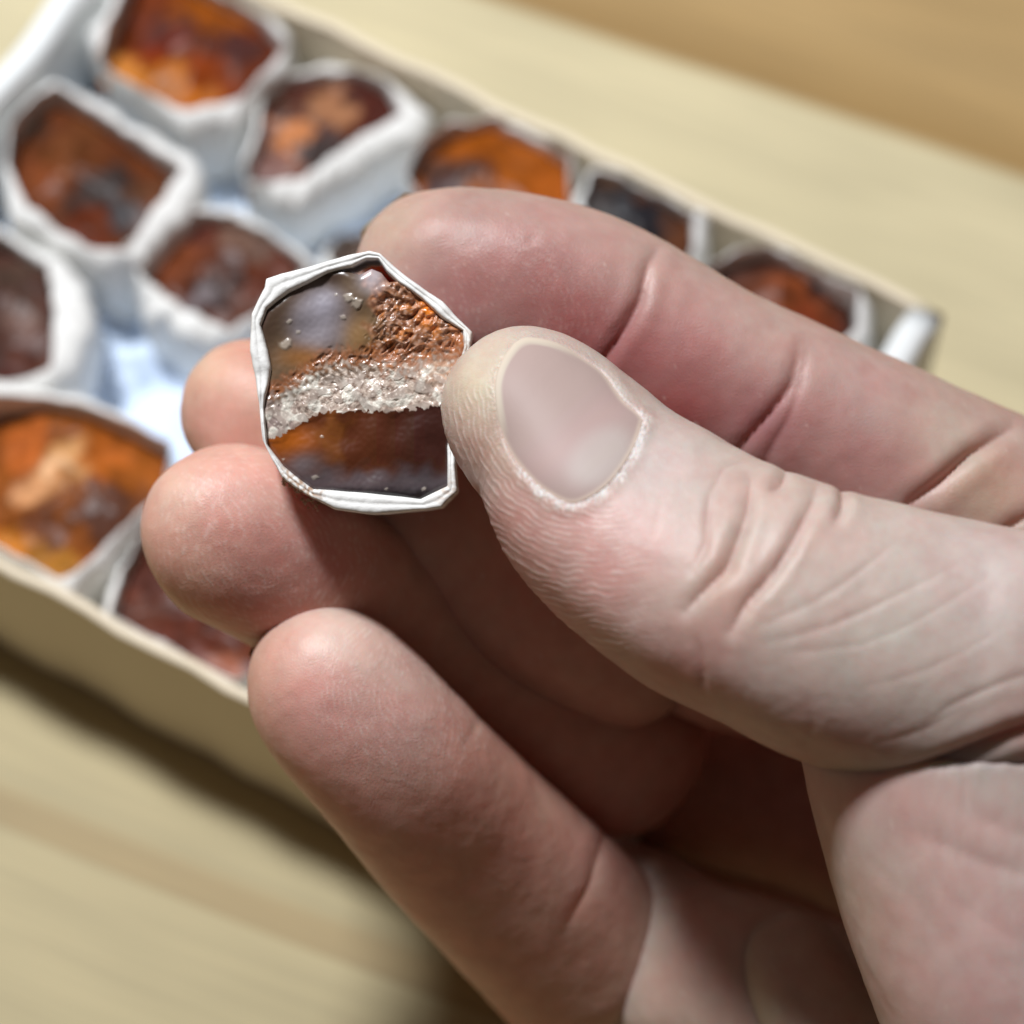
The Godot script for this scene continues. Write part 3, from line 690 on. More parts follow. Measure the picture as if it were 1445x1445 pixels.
func build_held_stone() -> void:
	var o := base("held_stone", Vector3.ZERO)
	o.transform = hand_pose * Transform3D(Basis(), HELD_AT * MM)
	tag(o, "banded grey, orange and brown agate in a white paper band, held between thumb and fingers", "stone")
	# the face is laid out in millimetres about its centre, y up
	var chips := [[-6.5, 3.5, 0.62, 0.4], [-5.45, 4.6, 0.24, 0.0], [-6.25, 5.55, 0.26, 0.9], [-1.0, 7.6, 0.5, 0.3], [-0.3, 7.1, 0.55, 1.1], [-1.55, 5.9, 0.3, 0.2], [-2.7, 9.9, 0.17, 0.5], [-2.1, 7.9, 0.15, 0.2], [-4.0, -8.2, 0.3, 0.6], [5.6, -9.2, 0.2, 0.3], [2.3, -9.2, 0.16, 0.8], [-3.4, -4.6, 0.14, 0.1], [-6.8, -6.6, 0.12, 0.4]]
	var band_top := func(x: float) -> float:   # upper edge of the pale crystal band
		return lerpf(-1.4, 1.6, smoothstep(-8.6, -2.0, x)) + 0.8 * smoothstep(2.0, 8.0, x)
	var band_low := func(x: float) -> float:
		return lerpf(-4.9, -2.4, smoothstep(-8.4, -2.5, x)) + 0.6 * smoothstep(2.0, 8.5, x)
	var druse := func(x: float, y: float) -> float:   # how crystalline the surface is
		var n := fine.get_noise_2d(x * 0.8, y * 0.8) * 0.6
		var bt: float = band_top.call(x)
		var bl: float = band_low.call(x)
		var d := smoothstep(bl - 0.1, bl + 0.6, y + n * 0.5) * (1.0 - smoothstep(bt - 0.6, bt + 1.0, y + n))
		var r := smoothstep(0.2, 1.6, x + n + (y - 4.0) * -0.25) * smoothstep(2.0, 3.0, y) * (1.0 - smoothstep(9.0, 10.5, y))
		var strip := (1.0 - smoothstep(0.0, 1.4, absf(y - bt - 0.4 + n))) * 0.8
		return clampf(maxf(maxf(d, r), strip), 0.0, 1.0)
	var shape := func(x: float, y: float) -> float:
		var k: float = druse.call(x, y)
		var h := -0.5 + 0.22 * fine.get_noise_2d(x * 0.25, y * 0.25)
		var bl: float = band_low.call(x)
		h -= 0.07 * (1.0 - smoothstep(bl - 0.5, bl + 0.1, y + fine.get_noise_2d(x * 0.8, y * 0.8) * 0.3))
		# big conchoidal faces up left, with a few chips
		h += 0.35 * smoothstep(-1.5, 1.5, x + 0.3 * y - 1.0) * smoothstep(2.0, 5.0, y)
		var c1 := cells.get_noise_2d(x * 0.75 + 20.0, y * 0.75)
		var c2 := cells.get_noise_2d(x * 1.7, y * 1.7 + 7.0)
		var bt2: float = band_top.call(x)
		var sugar := 1.0 - smoothstep(bt2 - 0.3, bt2 + 1.2, y)
		var clear := smoothstep(0.05, 0.4, fine.get_noise_2d(x * 0.55 + 70.0, y * 0.75))
		k *= 1.0 - 0.75 * clear
		h += 0.09 * clear * sugar * k
		var fx := x * 0.8 - y * 0.6
		var fy := x * 0.6 + y * 0.8
		h += (1.0 - sugar) * k * (0.12 - 0.55 * absf(fine.get_noise_2d(fx * 0.55 + 13.0, fy * 0.30)) - 0.34 * absf(fine.get_noise_2d(fx * 1.15, fy * 0.6 + 33.0)) - 0.12 * absf(fine.get_noise_2d(fx * 2.2, fy * 1.4)))
		h += k * (-0.22 * (c1 + 0.62) * (0.08 + 0.92 * sugar) - 0.15 * (c2 + 0.62) * (0.04 + 0.96 * sugar) + 0.02 * fine.get_noise_2d(x * 4.5, y * 4.5))
		h += (1.0 - k) * 0.012 * fine.get_noise_2d(x * 1.5, y * 1.5)
		# loose chips lying on the smooth part
		for q in chips:
			var cu: float = (x - q[0]) * cos(q[3]) + (y - q[1]) * sin(q[3])
			var cv: float = (y - q[1]) * cos(q[3]) - (x - q[0]) * sin(q[3])
			var e := maxf(maxf(absf(cu), absf(cv) * 1.35), absf(cu * 0.6 + cv) * 0.95)
			e += 0.3 * q[2] * fine.get_noise_2d(x * 1.1, y * 1.1 + 30.0)
			h += q[2] * 0.22 * (1.0 - smoothstep(q[2] * 0.5, q[2] * 1.1, e)) * (1.0 + 0.8 * (x - q[0]))
		return h
	var color := func(x: float, y: float) -> Color:
		var k: float = druse.call(x, y)
		var n := fine.get_noise_2d(x * 0.5 + 9.0, y * 0.5)
		var n2 := fine.get_noise_2d(x * 1.6, y * 1.6 + 5.0)
		var n3 := fine.get_noise_2d(x * 2.6, y * 2.6 + 15.0)
		var bt: float = band_top.call(x)
		var bl: float = band_low.call(x)
		var c := Color()
		if y + n2 * 0.25 < bl:
			# lower part: dark brown, orange at the left, grey at the foot
			c = lin(80, 40, 20).lerp(lin(56, 29, 20), smoothstep(0, 6, x))
			c = c.lerp(lin(160, 84, 20), 0.85 * exp(-pow(Vector2((x + 6.2) / 2.6, (y + 4.9) / 1.3).length(), 2.0)))
			c = c.lerp(lin(120, 70, 30), 0.7 * exp(-pow((x + 2.5 + n) / 1.0, 2.0)) * smoothstep(-9.5, -4, y))
			c = c.lerp(lin(78, 72, 76), 0.8 * smoothstep(-6.6, -8.6, y + n * 0.6))
			c = c.lerp(lin(104, 96, 98), 0.7 * exp(-pow(Vector2((x + 4.7) / 1.5, (y + 7.0) / 1.0).length(), 2.0)))
			c = c.lerp(lin(26, 22, 24), smoothstep(-8.7, -9.8, y + n2 * 0.12))
		else:
			# upper part
			c = lin(96, 78, 60)
			c = c.lerp(lin(128, 122, 128), 0.95 * exp(-pow(Vector2((x + 3.6) / 2.9, (y - 5.6) / 3.0).length(), 4.0)))
			c = c.lerp(lin(146, 142, 152), 0.7 * exp(-pow(Vector2((x + 3.2) / 1.2, (y - 7.2) / 1.5).length(), 2.0)))
			c = c.lerp(lin(132, 100, 62), 0.8 * exp(-pow(Vector2((x + 0.2) / 1.5, (y - 4.4) / 2.0).length(), 2.0)))
			c = c.lerp(lin(136, 88, 40), 0.8 * exp(-pow(Vector2((x + 5.0) / 2.2, (y - 2.4) / 1.0).length(), 2.0)))
			c = c.lerp(lin(66, 50, 40), 0.9 * smoothstep(-5.5, -8.6, x - (y - 5) * 0.45))
			c = c.lerp(lin(60, 44, 38), 0.85 * smoothstep(8.6, 10.2, y - x * 0.1 + n * 0.5))
			var r := smoothstep(0.4, 2.0, x + n * 1.2)
			c = c.lerp(lin(146, 98, 66), 0.9 * r)
			c = c.lerp(lin(176, 138, 118), r * clampf(n2 * 1.4, 0.0, 1.0) * 0.8)
			c = c.lerp(lin(178, 108, 50), r * smoothstep(0.1, 0.5, fine.get_noise_2d(x * 0.6 + 44.0, y * 0.6)) * 0.7)
			c = c.lerp(lin(98, 60, 42), r * clampf(-n2 * 1.6, 0.0, 1.0) * 0.8)
			c = c.lerp(lin(214, 120, 34), 0.9 * exp(-pow(Vector2((x - 5.9) / 0.8, (y - 6.6) / 1.3).length(), 2.0)))
			c = c.lerp(lin(170, 100, 50), 0.7 * smoothstep(7.2, 8.8, x))
			c = c.lerp(lin(178, 172, 178), 0.75 * exp(-pow(Vector2((x - 1.0) / 1.1, (y - 9.4) / 1.3).length(), 2.0)))
			c = c.lerp(lin(150, 92, 58), 0.7 * (1.0 - smoothstep(0.0, 1.3, absf(y - bt - 0.8 + n2 * 0.4))))
			# the pale band
			var b := 1.0 - smoothstep(bt - 1.5, bt + 0.9, y + n2 * 1.1)
			var pale := lin(186, 170, 156).lerp(lin(150, 130, 118), clampf(0.4 + n2 * 1.4, 0.0, 1.0))
			pale = pale.lerp(lin(140, 124, 118), smoothstep(-4.5, -7.5, x))
			pale = pale.lerp(lin(206, 162, 130), 0.6 * exp(-pow(Vector2((x - 7.2) / 1.8, (y - 1.5) / 1.4).length(), 2.0)))
			pale = pale.lerp(lin(222, 218, 206), 0.9 * smoothstep(0.18, 0.42, n + 0.25 - absf(y - bl - 0.9) * 0.2 + 0.3 * exp(-pow((x + 4.1) / 1.1, 2.0))))
			pale = pale.lerp(lin(132, 104, 88), clampf(n3 * 1.0 - 0.25, 0.0, 0.6))
			pale = pale.lerp(lin(168, 154, 144), 0.7 * smoothstep(0.05, 0.4, fine.get_noise_2d(x * 0.55 + 70.0, y * 0.75)))
			c = c.lerp(pale, b)
			# bright crystal faces and chips
			c = c.lerp(lin(224, 212, 200), k * smoothstep(0.40, 0.62, n3) * (0.22 + 0.5 * b))
		for q in chips:
			var cu: float = (x - q[0]) * cos(q[3]) + (y - q[1]) * sin(q[3])
			var cv: float = (y - q[1]) * cos(q[3]) - (x - q[0]) * sin(q[3])
			var e := maxf(maxf(absf(cu), absf(cv) * 1.35), absf(cu * 0.6 + cv) * 0.95)
			e += 0.3 * q[2] * fine.get_noise_2d(x * 1.1, y * 1.1 + 30.0)
			c = c.lerp(lin(182, 172, 158), 0.5 * (1.0 - smoothstep(q[2] * 0.5, q[2] * 1.15, e)))
		c = Color(c.r * 1.18, c.g * 1.18, c.b * 1.18)
		return c
	mesh_node("agate", stone_mesh(flat(HELD_STONE), 9.0, 520, 130, shape, color), M.agate, o)
	var tint := func(x: float, y: float, z: float, a: float) -> Color:
		var m := 0.86 + 0.04 * fine.get_noise_2d(x * 0.8, y * 0.8 + z * 0.5)
		var c := Color(m, m, m * 0.97)
		var stain := 0.9 * exp(-pow(Vector2(x + 4.6, y + 9.6).length() / 1.5, 2.0)) + 0.7 * exp(-pow(Vector2(x + 6.2, y + 8.0).length() / 1.3, 2.0)) + 0.55 * exp(-pow(Vector2(x - 9.5, y - 3.4).length() / 1.6, 2.0)) + 0.5 * exp(-pow(Vector2(x - 7.8, y + 9.4).length() / 1.5, 2.0))
		stain *= clampf(0.5 + fine.get_noise_2d(x * 2.2, y * 2.2) * 1.3, 0.0, 1.0)
		return c.lerp(Color(0.36, 0.18, 0.07), clampf(stain, 0.0, 0.85))
	mesh_node("paper_wrap", wrap_mesh(flat(HELD_OUTER), flat(HELD_INNER), 9.5, 520, 3.0, tint, 0.4), M.paper, o)
	# crumbs of torn brown paper at the foot of the band
	var acc := Acc.new()
	var r2 := RandomNumberGenerator.new()
	r2.seed = 4
	for n in 44:
		var t := r2.randf()
		var at := Vector3(lerpf(-6.9, -4.0, t) + r2.randfn() * 0.22, lerpf(-8.2, -10.6, t) + r2.randfn() * 0.25 - 0.15, -1.6 - r2.randf() * 3.4)
		var rr := 0.06 + r2.randf() * 0.16
		var p := PackedVector3Array()
		var c := PackedColorArray()
		var col := Color(0.34, 0.19, 0.11).lerp(Color(0.55, 0.40, 0.28), r2.randf())
		for i in 5:
			for k in 6:
				var v := Vector3(sin(PI * i / 4.0) * cos(TAU * k / 6.0), sin(PI * i / 4.0) * sin(TAU * k / 6.0), cos(PI * i / 4.0))
				p.append(at + v * rr * (0.7 + 0.5 * r2.randf()))
				c.append(col)
		add_grid(acc, p, c, 5, 6, true, 1.0)
	var crumbs := mesh_node("torn_paper_crumbs", acc.mesh(), M.paper, o)
	crumbs.set_meta("kind", "stuff")


# =====================================================================  hand

# Rings along a finger: a smooth curve through its stations, cut at even steps, with round ends.
func loft_rings(st: Array, step: float, cap0: float, cap1: float) -> Dictionary:
	var n := st.size()
	var dense := []   # [arc, row]
	var arc := 0.0
	var prev := Vector3.ZERO
	for i in n - 1:
		for k in 24:
			var t := k / 24.0
			var row := PackedFloat32Array()
			row.resize(9)
			for q in 9:
				var b: float = st[i][q]
				var c: float = st[i + 1][q]
				var a: float = st[i - 1][q] if i > 0 else 2.0 * b - c
				var d: float = st[i + 2][q] if i + 2 < n else 2.0 * c - b
				row[q] = 0.5 * (2.0 * b + (c - a) * t + (2.0 * a - 5.0 * b + 4.0 * c - d) * t * t + (3.0 * b - a - 3.0 * c + d) * t * t * t)
			var p := Vector3(row[0], row[1], row[2])
			if dense.size():
				arc += p.distance_to(prev)
			prev = p
			dense.append([arc, row])
	var length := arc
	var at := PackedFloat32Array()
	var n0 := int(ceil(cap0 * 1.5 / step))
	for i in n0:
		at.append(cap0 * (1.0 - cos(PI / 2 * i / n0)))
	var s := cap0
	var stop := length - cap1
	while s < stop:
		at.append(s)
		s += step
	if cap1 > 0:
		var n1 := int(ceil(cap1 * 1.5 / step))
		for i in n1 + 1:
			at.append(length - cap1 + cap1 * sin(PI / 2 * i / n1))
	else:
		at.append(length)
	var out := {"s": at, "c": PackedVector3Array(), "b": PackedVector3Array(), "n": PackedVector3Array(), "t": PackedVector3Array(), "w": PackedFloat32Array(), "dp": PackedFloat32Array(), "dd": PackedFloat32Array(), "length": length}
	var j := 0
	for a in at:
		while j < dense.size() - 2 and dense[j + 1][0] < a:
			j += 1
		var r0: PackedFloat32Array = dense[j][1]
		var r1: PackedFloat32Array = dense[j + 1][1]
		var t := clampf((a - dense[j][0]) / maxf(dense[j + 1][0] - dense[j][0], 1e-6), -1.0, 2.0)
		var c0 := Vector3(r0[0], r0[1], r0[2])
		var c1 := Vector3(r1[0], r1[1], r1[2])
		var g0: PackedFloat32Array = dense[maxi(j - 5, 0)][1]
		var g1: PackedFloat32Array = dense[mini(j + 6, dense.size() - 1)][1]
		var T := Vector3(g1[0] - g0[0], g1[1] - g0[1], g1[2] - g0[2]).normalized()
		var N := Vector3(lerpf(r0[6], r1[6], t), lerpf(r0[7], r1[7], t), lerpf(r0[8], r1[8], t))
		N = (N - T * N.dot(T)).normalized()
		var f := 1.0
		if a < cap0:
			f = pow(maxf(1.0 - pow(1.0 - a / cap0, 2.3), 0.0), 1.0 / 2.3)
		if cap1 > 0 and a > length - cap1:
			f *= pow(maxf(1.0 - pow((a - length + cap1) / cap1, 2.3), 0.0), 1.0 / 2.3)
		f = maxf(f, 0.002)
		out.c.append(c0.lerp(c1, t))
		out.t.append(T)
		out.n.append(N)
		out.b.append(T.cross(N))
		out.w.append(lerpf(r0[3], r1[3], t) * f)
		out.dp.append(lerpf(r0[4], r1[4], t) * f)
		out.dd.append(lerpf(r0[5], r1[5], t) * f)
	return out


func ring_point(L: Dictionary, i: int, th: float) -> Vector3:
	var cs := cos(th)
	var sn := sin(th)
	var q := pow(pow(absf(cs), 2.25) + pow(absf(sn), 2.25), -1.0 / 2.25)
	var d: float = L.dp[i] if sn > 0 else L.dd[i]
	return L.c[i] + L.b[i] * (cs * q * L.w[i]) + L.n[i] * (sn * q * d)


# About how far q lies outside a (coarsely cut) stretch of the hand.
func loft_distance(L: Dictionary, q: Vector3) -> float:
	var best := 1e9
	var cs: PackedVector3Array = L.c
	for i in cs.size():
		var d := q - cs[i]
		var ax := d.dot(L.t[i])
		if absf(ax) > 6.0 and i > 0 and i < cs.size() - 1:
			continue
		var a: float = d.dot(L.b[i]) / L.w[i]
		var v := d.dot(L.n[i])
		var b: float = v / (L.dp[i] if v > 0 else L.dd[i])
		var k := sqrt(a * a + b * b)
		var e: float = (k - 1.0) * minf(L.w[i], L.dp[i])
		var over := maxf(absf(ax) - 0.5, 0.0)
		best = minf(best, e + over if e > 0 else maxf(e, -20.0) + over)
	return best


class Fold:
	var pts: PackedVector2Array
	var w: float
	var depth: float
	var lo: Vector2
	var hi: Vector2
	var length: float


func folds(a: Array) -> Array[Fold]:
	var out: Array[Fold] = []
	for g in a:
		var f := Fold.new()
		# smooth the polyline
		var raw := flat(g[0])
		var c := Curve2D.new()
		for i in raw.size():
			var m: Vector2 = (raw[mini(i + 1, raw.size() - 1)] - raw[maxi(i - 1, 0)]) / 6.0
			c.add_point(raw[i], -m, m)
		f.length = c.get_baked_length()
		var n := maxi(4, int(f.length / 0.8))
		for i in n + 1:
			f.pts.append(c.sample_baked(f.length * i / n))
		f.w = g[1]
		f.depth = g[2]
		f.lo = f.pts[0]
		f.hi = f.pts[0]
		for p in f.pts:
			f.lo = f.lo.min(p)
			f.hi = f.hi.max(p)
		f.lo -= Vector2.ONE * f.w * 5.0
		f.hi += Vector2.ONE * f.w * 5.0
		out.append(f)
	return out


func fold_height(list: Array[Fold], p: Vector2) -> float:
	var h := 0.0
	for f in list:
		if p.x < f.lo.x or p.y < f.lo.y or p.x > f.hi.x or p.y > f.hi.y:
			continue
		var best := 1e9
		var where := 0.0
		var n := f.pts.size() - 1
		for i in n:
			var a := f.pts[i]
			var e := f.pts[i + 1] - a
			var t := clampf((p - a).dot(e) / e.length_squared(), 0.0, 1.0)
			var d := (p - a - e * t).length_squared()
			if d < best:
				best = d
				where = (i + t) / n
		var dist := sqrt(best) / f.w
		if dist < 5.0:
			var taper := pow(sin(PI * clampf(where, 0.02, 0.98)), 0.5)
			var q := dist - 2.1
			h += f.depth * taper * (-exp(-dist * 1.15) + 0.22 * exp(-q * q * 0.4))
	return h


# One stretch of the hand: rings, then folds, ridges and fine relief pushed out along the surface, and the colour of the blood under the skin.
func add_loft(acc: Acc, st: Array, step: float, front: Array, nf: int, nb: int, cap0: float, cap1: float, skin_c: Color, fold_list: Array[Fold], blood: Array, ridge, extra, mates := []) -> Dictionary:
	var L := loft_rings(st, step, cap0, cap1)
	var th := PackedFloat32Array()
	for k in nf:
		th.append(lerpf(front[0], front[1], float(k) / nf))
	for k in nb:
		th.append(lerpf(front[1], front[0] + TAU, float(k) / nb))
	var w := nf + nb
	var rows: int = L.s.size()
	var p := PackedVector3Array()
	for i in rows:
		for k in w:
			p.append(ring_point(L, i, th[k]))
	var out := PackedVector3Array()
	out.resize(p.size())
	var col := PackedColorArray()
	col.resize(p.size())
	var job := func(i: int) -> void:
		for k in w:
			var a := i * w + k
			var q := p[a]
			var n: Vector3
			if i == 0:
				n = -L.t[0]
			else:
				n = (p[mini(i + 1, rows - 1) * w + k] - p[(i - 1) * w + k]).cross(p[i * w + (k + 1) % w] - p[i * w + (k + w - 1) % w]).normalized()
				if n.dot(q - L.c[i]) < 0:
					n = -n
			var xy := Vector2(q.x, q.y)
			var h := 0.10 * broad.get_noise_3d(q.x * 1.6, q.y * 1.6, q.z * 1.6) + 0.010 * fine.get_noise_3d(q.x * 1.1, q.y * 1.1, q.z * 1.1)
			if n.z > -0.35 and fold_list.size():
				h += fold_height(fold_list, xy) * smoothstep(-0.35, 0.05, n.z)
			for m in mates:
				var dm := absf(loft_distance(m, q))
				if dm < 13.0:
					h += (13.0 - dm) * (13.0 - dm) / 52.0
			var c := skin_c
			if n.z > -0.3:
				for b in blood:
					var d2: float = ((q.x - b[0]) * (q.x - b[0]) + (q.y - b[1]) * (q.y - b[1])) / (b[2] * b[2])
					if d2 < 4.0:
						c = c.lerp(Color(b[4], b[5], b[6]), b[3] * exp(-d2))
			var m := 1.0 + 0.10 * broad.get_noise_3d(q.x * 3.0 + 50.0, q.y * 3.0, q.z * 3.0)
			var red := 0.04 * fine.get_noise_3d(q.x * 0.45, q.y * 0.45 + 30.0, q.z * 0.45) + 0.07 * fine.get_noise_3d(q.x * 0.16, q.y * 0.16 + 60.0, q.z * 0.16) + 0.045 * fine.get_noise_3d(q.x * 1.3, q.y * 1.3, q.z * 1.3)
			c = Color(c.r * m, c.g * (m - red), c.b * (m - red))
			var fleck := smoothstep(0.84, 0.96, fine.get_noise_3d(q.x * 1.9 + 80.0, q.y * 1.9, q.z * 1.9))
			if fleck > 0.0:
				h += 0.012 * fleck
				c = c.lerp(Color(0.74, 0.62, 0.55), 0.25 * fleck)
			if ridge != null:
				var rh: float = ridge.call(q, n, xy)
				h += rh
				c = c.lerp(Color(0.78, 0.66, 0.60), clampf((rh - 0.004) * 14.0, 0.0, 0.5))
			if extra != null:
				var e: Array = extra.call(q, n, xy, c)
				h += e[0]
				c = e[1]
			out[a] = q + n * h
			col[a] = c
	var task := WorkerThreadPool.add_group_task(job, rows)
	WorkerThreadPool.wait_for_group_task_completion(task)
	var at := acc.v.size()
	add_grid(acc, out, col, rows, w, true, 1.0)
	skin_fix_pole(acc, at, w, -L.t[0])
	if cap1 > 0:
		skin_fix_pole(acc, at + (rows - 1) * w, w, L.t[rows - 1])
	return L


# Fine friction ridges: arcs round a centre, broken up and fading away from the middle of the pad.
func ridges(center: Vector2, r0: float, r1: float, period: float, amp: float, a0: float, a1: float) -> Callable:
	return func(q: Vector3, n: Vector3, xy: Vector2) -> float:
		if n.z < -0.2:
			return 0.0
		var d := xy - center
		var r := d.length()
		if r > r1 or r < r0:
			return 0.0
		var ang := fposmod(d.angle() - a0, TAU)
		var span := fposmod(a1 - a0, TAU)
		if a1 - a0 >= TAU - 0.01:
			span = TAU
		if ang > span:
			return 0.0
		var soft := smoothstep(r0, r0 + 1.5, r) * (1.0 - smoothstep(r1 - 4.0, r1, r))
		if span < TAU:
			soft *= smoothstep(0.0, 0.25, ang) * (1.0 - smoothstep(span - 0.35, span, ang))
		var rr := r + broad.get_noise_2d(q.x * 2.0, q.y * 2.0) * 0.5 + fine.get_noise_2d(q.x * 0.7, q.y * 0.7) * 0.06
		var brk := smoothstep(-0.35, 0.25, fine.get_noise_2d(ang * 6.0, rr * 1.2 / period * 0.8))
		return amp * soft * (2.0 * pow(0.5 + 0.5 * cos(TAU * rr / period), 2.2) - 0.7) * (0.25 + 0.75 * brk)


func build_hand() -> void:
	var acc := Acc.new()
	var none: Array[Fold] = []
	var nil = null
	var pale := Color(0.485, 0.372, 0.325)
	var pink := Color(0.56, 0.295, 0.225)
	var shaded_skin := Color(0.54, 0.265, 0.20)  # redder copy of the skin, painting in the shade of the hollow hand
	# ---- thumb, with the bed of its nail
	var outline := flat(NAIL)
	var nc := Vector2.ZERO
	for q in outline:
		nc += q / outline.size()
	var rel := PackedVector2Array()
	for q in outline:
		rel.append(q - nc)
	var nail_r := PackedFloat32Array()
	for k in 256:
		nail_r.append(radius_at(rel, TAU * k / 256.0))
	var nail_reach := func(xy: Vector2) -> float:
		var d := xy - nc
		var t := fposmod(d.angle(), TAU) / TAU * 256.0
		var k := int(t)
		return d.length() - lerpf(nail_r[k % 256], nail_r[(k + 1) % 256], t - k)
	var bed := func(q: Vector3, n: Vector3, xy: Vector2, c: Color) -> Array:
		var h := 0.0
		if n.z > 0.0 and (xy - nc).length_squared() < 130.0:
			var d: float = nail_reach.call(xy)
			if d < 2.4:
				var dir := (xy - nc).normalized()
				# skin wall along the root and the sides; none at the free edge (upper left)
				var wall := smoothstep(-0.75, 0.1, dir.dot(Vector2(0.62, -0.78)))
				if d < 0.0:
					h -= 0.75 * smoothstep(0.15, -0.5, d) * (0.35 + 0.65 * wall)
				h += wall * 0.15 * exp(-pow((d - 0.55) / 0.55, 2.0))
				var root := smoothstep(0.15, 0.6, dir.dot(Vector2(0.45, -0.89)))
				if d > -0.35 and d < 1.5:
					var rag := fine.get_noise_2d(xy.x * 2.6, xy.y * 2.6)
					var rag2 := fine.get_noise_2d(xy.x * 6.0, xy.y * 6.0 + 11.0)
					h += (rag * 0.13 + rag2 * 0.10) * smoothstep(-0.35, 0.1, d) * (1.0 - smoothstep(0.3, 0.9, d)) * (0.3 + 0.7 * root)
					var dry := (1.0 - smoothstep(0.05, 0.35 + 0.9 * clampf(0.4 + fine.get_noise_2d(xy.x * 0.55, xy.y * 0.55 + 4.0), 0.0, 1.0), d + rag * 0.45)) * (0.25 + 0.75 * root) * wall
					c = c.lerp(Color(0.72, 0.66, 0.62), clampf(dry * (0.25 + 1.1 * smoothstep(-0.25, 0.35, rag2 + rag * 0.5)), 0.0, 0.9))
		return [h, c]
	var side := ridges(Vector2(7.39, 9.8), 8.5, 24.0, 0.50, 0.032, deg_to_rad(170.0), deg_to_rad(292.0))
	var stem := loft_rings(THUMB.slice(3), 1.0, 0.0, 0.0)
	var thumb := add_loft(acc, THUMB, 0.17, [PI - 0.75, TAU + 0.75], 300, 40, 9.0, 0.0, pale, folds(THUMB_FOLDS), THUMB_BLOOD, side, bed)
	# ---- fingers
	var none_extra = null
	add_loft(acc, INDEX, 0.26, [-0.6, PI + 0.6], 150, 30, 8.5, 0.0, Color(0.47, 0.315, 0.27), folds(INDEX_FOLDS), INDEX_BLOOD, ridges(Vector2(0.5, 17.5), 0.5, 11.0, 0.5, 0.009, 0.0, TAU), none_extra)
	add_loft(acc, MIDDLE, 0.3, [-0.6, PI + 0.6], 120, 30, 8.5, 8.0, pink, none, MIDDLE_BLOOD, nil, none_extra)
	add_loft(acc, RING, 0.24, [-0.6, PI + 0.6], 160, 30, 8.5, 8.0, pink, folds(RING_FOLDS), RING_BLOOD, ridges(Vector2(-22.0, -3.2), 0.5, 12.0, 0.5, 0.018, 0.0, TAU), none_extra)
	add_loft(acc, LITTLE, 0.22, [-0.6, PI + 0.6], 170, 30, 8.0, 8.5, pink, folds(LITTLE_FOLDS), LITTLE_BLOOD, ridges(Vector2(-8.5, -16.5), 0.5, 11.0, 0.48, 0.02, 0.0, TAU), none_extra)
	add_loft(acc, RING_ROOT, 0.5, [-0.6, PI + 0.6], 80, 30, 6.0, 0.0, shaded_skin, none, [], nil, none_extra)
	add_loft(acc, MIDDLE_ROOT, 0.5, [-0.6, PI + 0.6], 80, 30, 6.0, 0.0, shaded_skin, none, [], nil, none_extra)
	add_loft(acc, LITTLE_ROOT, 0.35, [-0.6, PI + 0.6], 110, 30, 6.0, 0.0, Color(0.54, 0.36, 0.295), none, [], nil, none_extra)  # lit copy of the skin tone, painted lighter than the other roots
	add_loft(acc, LITTLE_PAD, 0.35, [-0.6, PI + 0.6], 110, 30, 6.0, 0.0, Color(0.54, 0.38, 0.31), none, [], nil, none_extra)  # also painted in the lit skin tone
	add_loft(acc, THENAR, 0.3, [-0.6, PI + 0.6], 220, 40, 9.0, 0.0, pale, folds(THENAR_FOLDS), THENAR_BLOOD, nil, none_extra, [stem])
	add_loft(acc, PALM, 0.7, [-0.6, PI + 0.6], 110, 60, 12.0, 0.0, shaded_skin, none, [], nil, none_extra)
	var hand := mesh_node("hand", acc.mesh(), M.skin, self)
	hand.transform = hand_pose
	tag(hand, "right hand, palm up, holding a paper-wrapped agate between thumb and fingertips", "hand")
	# ---- thumb nail: a thin curved plate over its bed
	var p := PackedVector3Array()
	var col := PackedColorArray()
	var na := 140
	var nr := 40
	var grid := {}
	for i in thumb.s.size():
		if thumb.s[i] > 30.0:
			break
		for k in 240:
			var v := ring_point(thumb, i, PI - 0.5 + (PI + 1.0) * k / 240.0)
			var key := Vector2i(floori(v.x / 0.3), floori(v.y / 0.3))
			if not grid.has(key) or grid[key] < v.z:
				grid[key] = v.z
	var height := func(x: float, y: float) -> float:
		var fx := x / 0.3 - 0.5
		var fy := y / 0.3 - 0.5
		var ix := floori(fx)
		var iy := floori(fy)
		var tot := 0.0
		var wt := 0.0
		for dx in range(-4, 6):
			for dy in range(-4, 6):
				var key := Vector2i(ix + dx, iy + dy)
				if grid.has(key):
					var ww := exp(-0.16 * (pow(fx - ix - dx, 2.0) + pow(fy - iy - dy, 2.0)))
					tot += grid[key] * ww
					wt += ww
		return tot / maxf(wt, 1e-6)
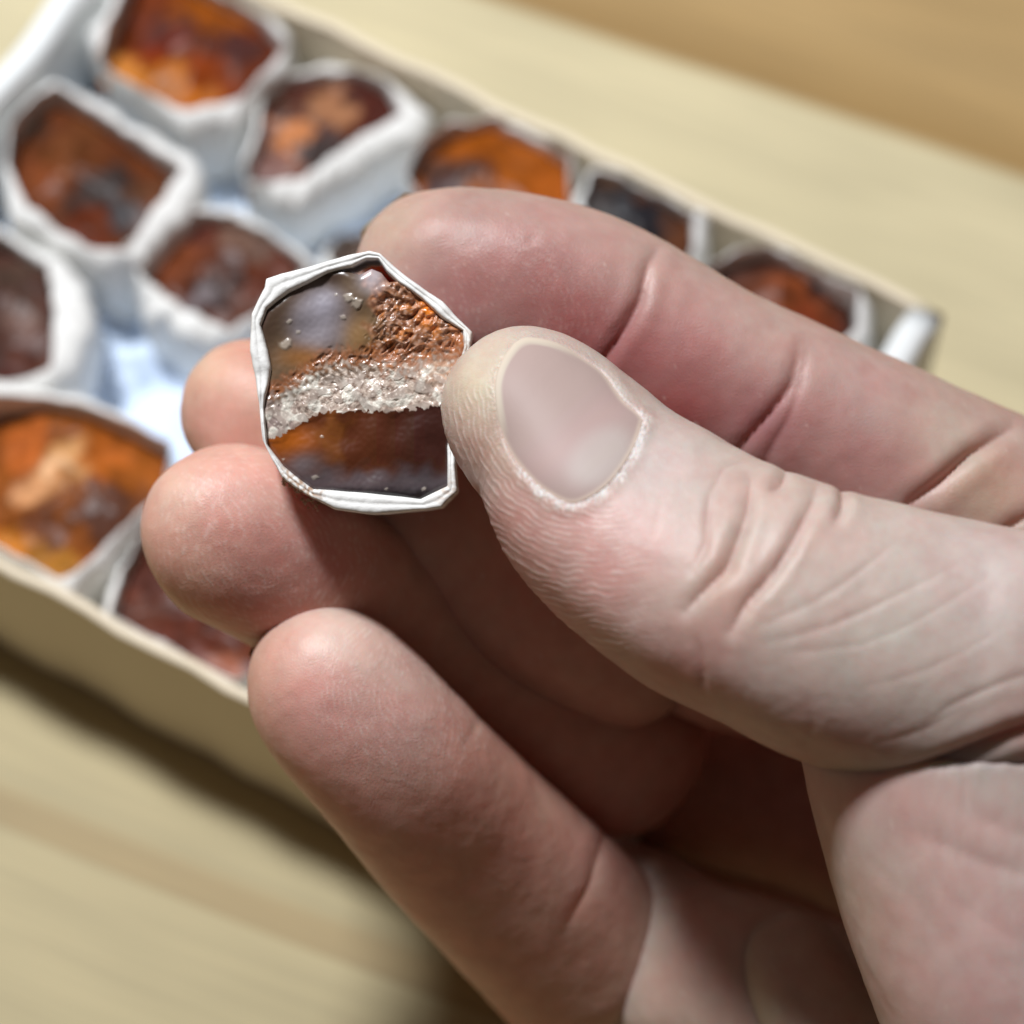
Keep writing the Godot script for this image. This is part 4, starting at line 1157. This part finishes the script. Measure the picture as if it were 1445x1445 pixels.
	for r in nr + 3:
		for k in na:
			var a := TAU * k / na
			var t := minf(float(r) / (nr - 1), 1.0)
			var rad := radius_at(rel, a)
			var tip := smoothstep(0.45, 0.95, Vector2(cos(a), sin(a)).dot(Vector2(-0.72, 0.69)))
			var x := nc.x + cos(a) * rad * t
			var y := nc.y + sin(a) * rad * t
			var z: float = height.call(x, y)
			z += 0.12 - 0.42 * pow(t, 6.0) * (1.0 - tip * 0.9) + 0.10 * (1.0 - t * t)
			z += 0.003 * fine.get_noise_2d(x * 0.9 - y * 0.8, 2.0)
			if r >= nr:
				z -= 0.3 * (r - nr + 1)
			p.append(Vector3(x, y, z))
			var c := Color(0.395, 0.295, 0.27)
			var u := Vector2(x - nc.x, y - nc.y)
			var along := u.dot(Vector2(0.64, -0.77))    # towards the root
			var lun := Vector2((along - 4.0) / 2.6, u.dot(Vector2(0.77, 0.64)) / 3.6 - 0.1).length()
			c = c.lerp(Color(0.455, 0.395, 0.365), 0.75 * (1.0 - smoothstep(0.5, 1.12, lun)))
			c = c.lerp(Color(0.48, 0.31, 0.30), 0.25 * exp(-pow((along - 1.5) / 1.4, 2.0)))
			var d: float = (t - 1.0) * rad
			c = c.lerp(Color(0.56, 0.50, 0.40), 0.85 * smoothstep(-0.8, -0.5, d) * tip)
			c = c.lerp(Color(0.62, 0.52, 0.42), 0.6 * smoothstep(-0.5, -0.2, d))
			col.append(c)
	var nacc := Acc.new()
	add_grid(nacc, p, col, nr + 3, na, true, 1.0)
	skin_fix_pole(nacc, 0, na, (p[na * 2] - p[0]).cross(p[na * 2 + na / 4] - p[0]).normalized())
	mesh_node("fingernail", nacc.mesh(), M.nail, hand).set_meta("label", "thumb nail with pale half-moon and dry cuticle")
	for f in [[INDEX, 8.5, 1.5], [MIDDLE, 8.5, 0.3], [RING, 8.5, 0.3], [LITTLE, 8.0, 1.7]]:
		finger_nail(f[0], f[1], hand, f[2])


func finger_nail(st: Array, cap: float, parent: Node, past: float) -> void:
	var L := loft_rings(st, 0.25, cap, 0.0)
	var p := PackedVector3Array()
	var c := PackedColorArray()
	for r in 24:
		var t := r / 23.0
		for k in 31:
			var u := k / 15.0 - 1.0
			var s := lerpf(0.25 + u * u * 2.2, 11.0, t)
			var i := 0
			while i < L.s.size() - 2 and L.s[i + 1] < s:
				i += 1
			var q := clampf((s - L.s[i]) / (L.s[i + 1] - L.s[i]), 0.0, 1.0)
			var th := 1.5 * PI + u * 0.95
			var v := ring_point(L, i, th).lerp(ring_point(L, i + 1, th), q)
			var lift := 0.45
			if k == 0 or k == 30 or r == 23:
				lift = -0.25
			v -= L.n[i] * lift
			if r < 4:
				v -= L.t[i] * past * (1.0 - 0.25 * r)
			p.append(v)
			c.append(Color(0.72, 0.66, 0.5) if t < 0.12 else Color(0.53, 0.40, 0.38))
	var acc := Acc.new()
	add_grid(acc, p, c, 24, 31, false, 1.0)
	mesh_node("fingernail", acc.mesh(), M.nail, parent)
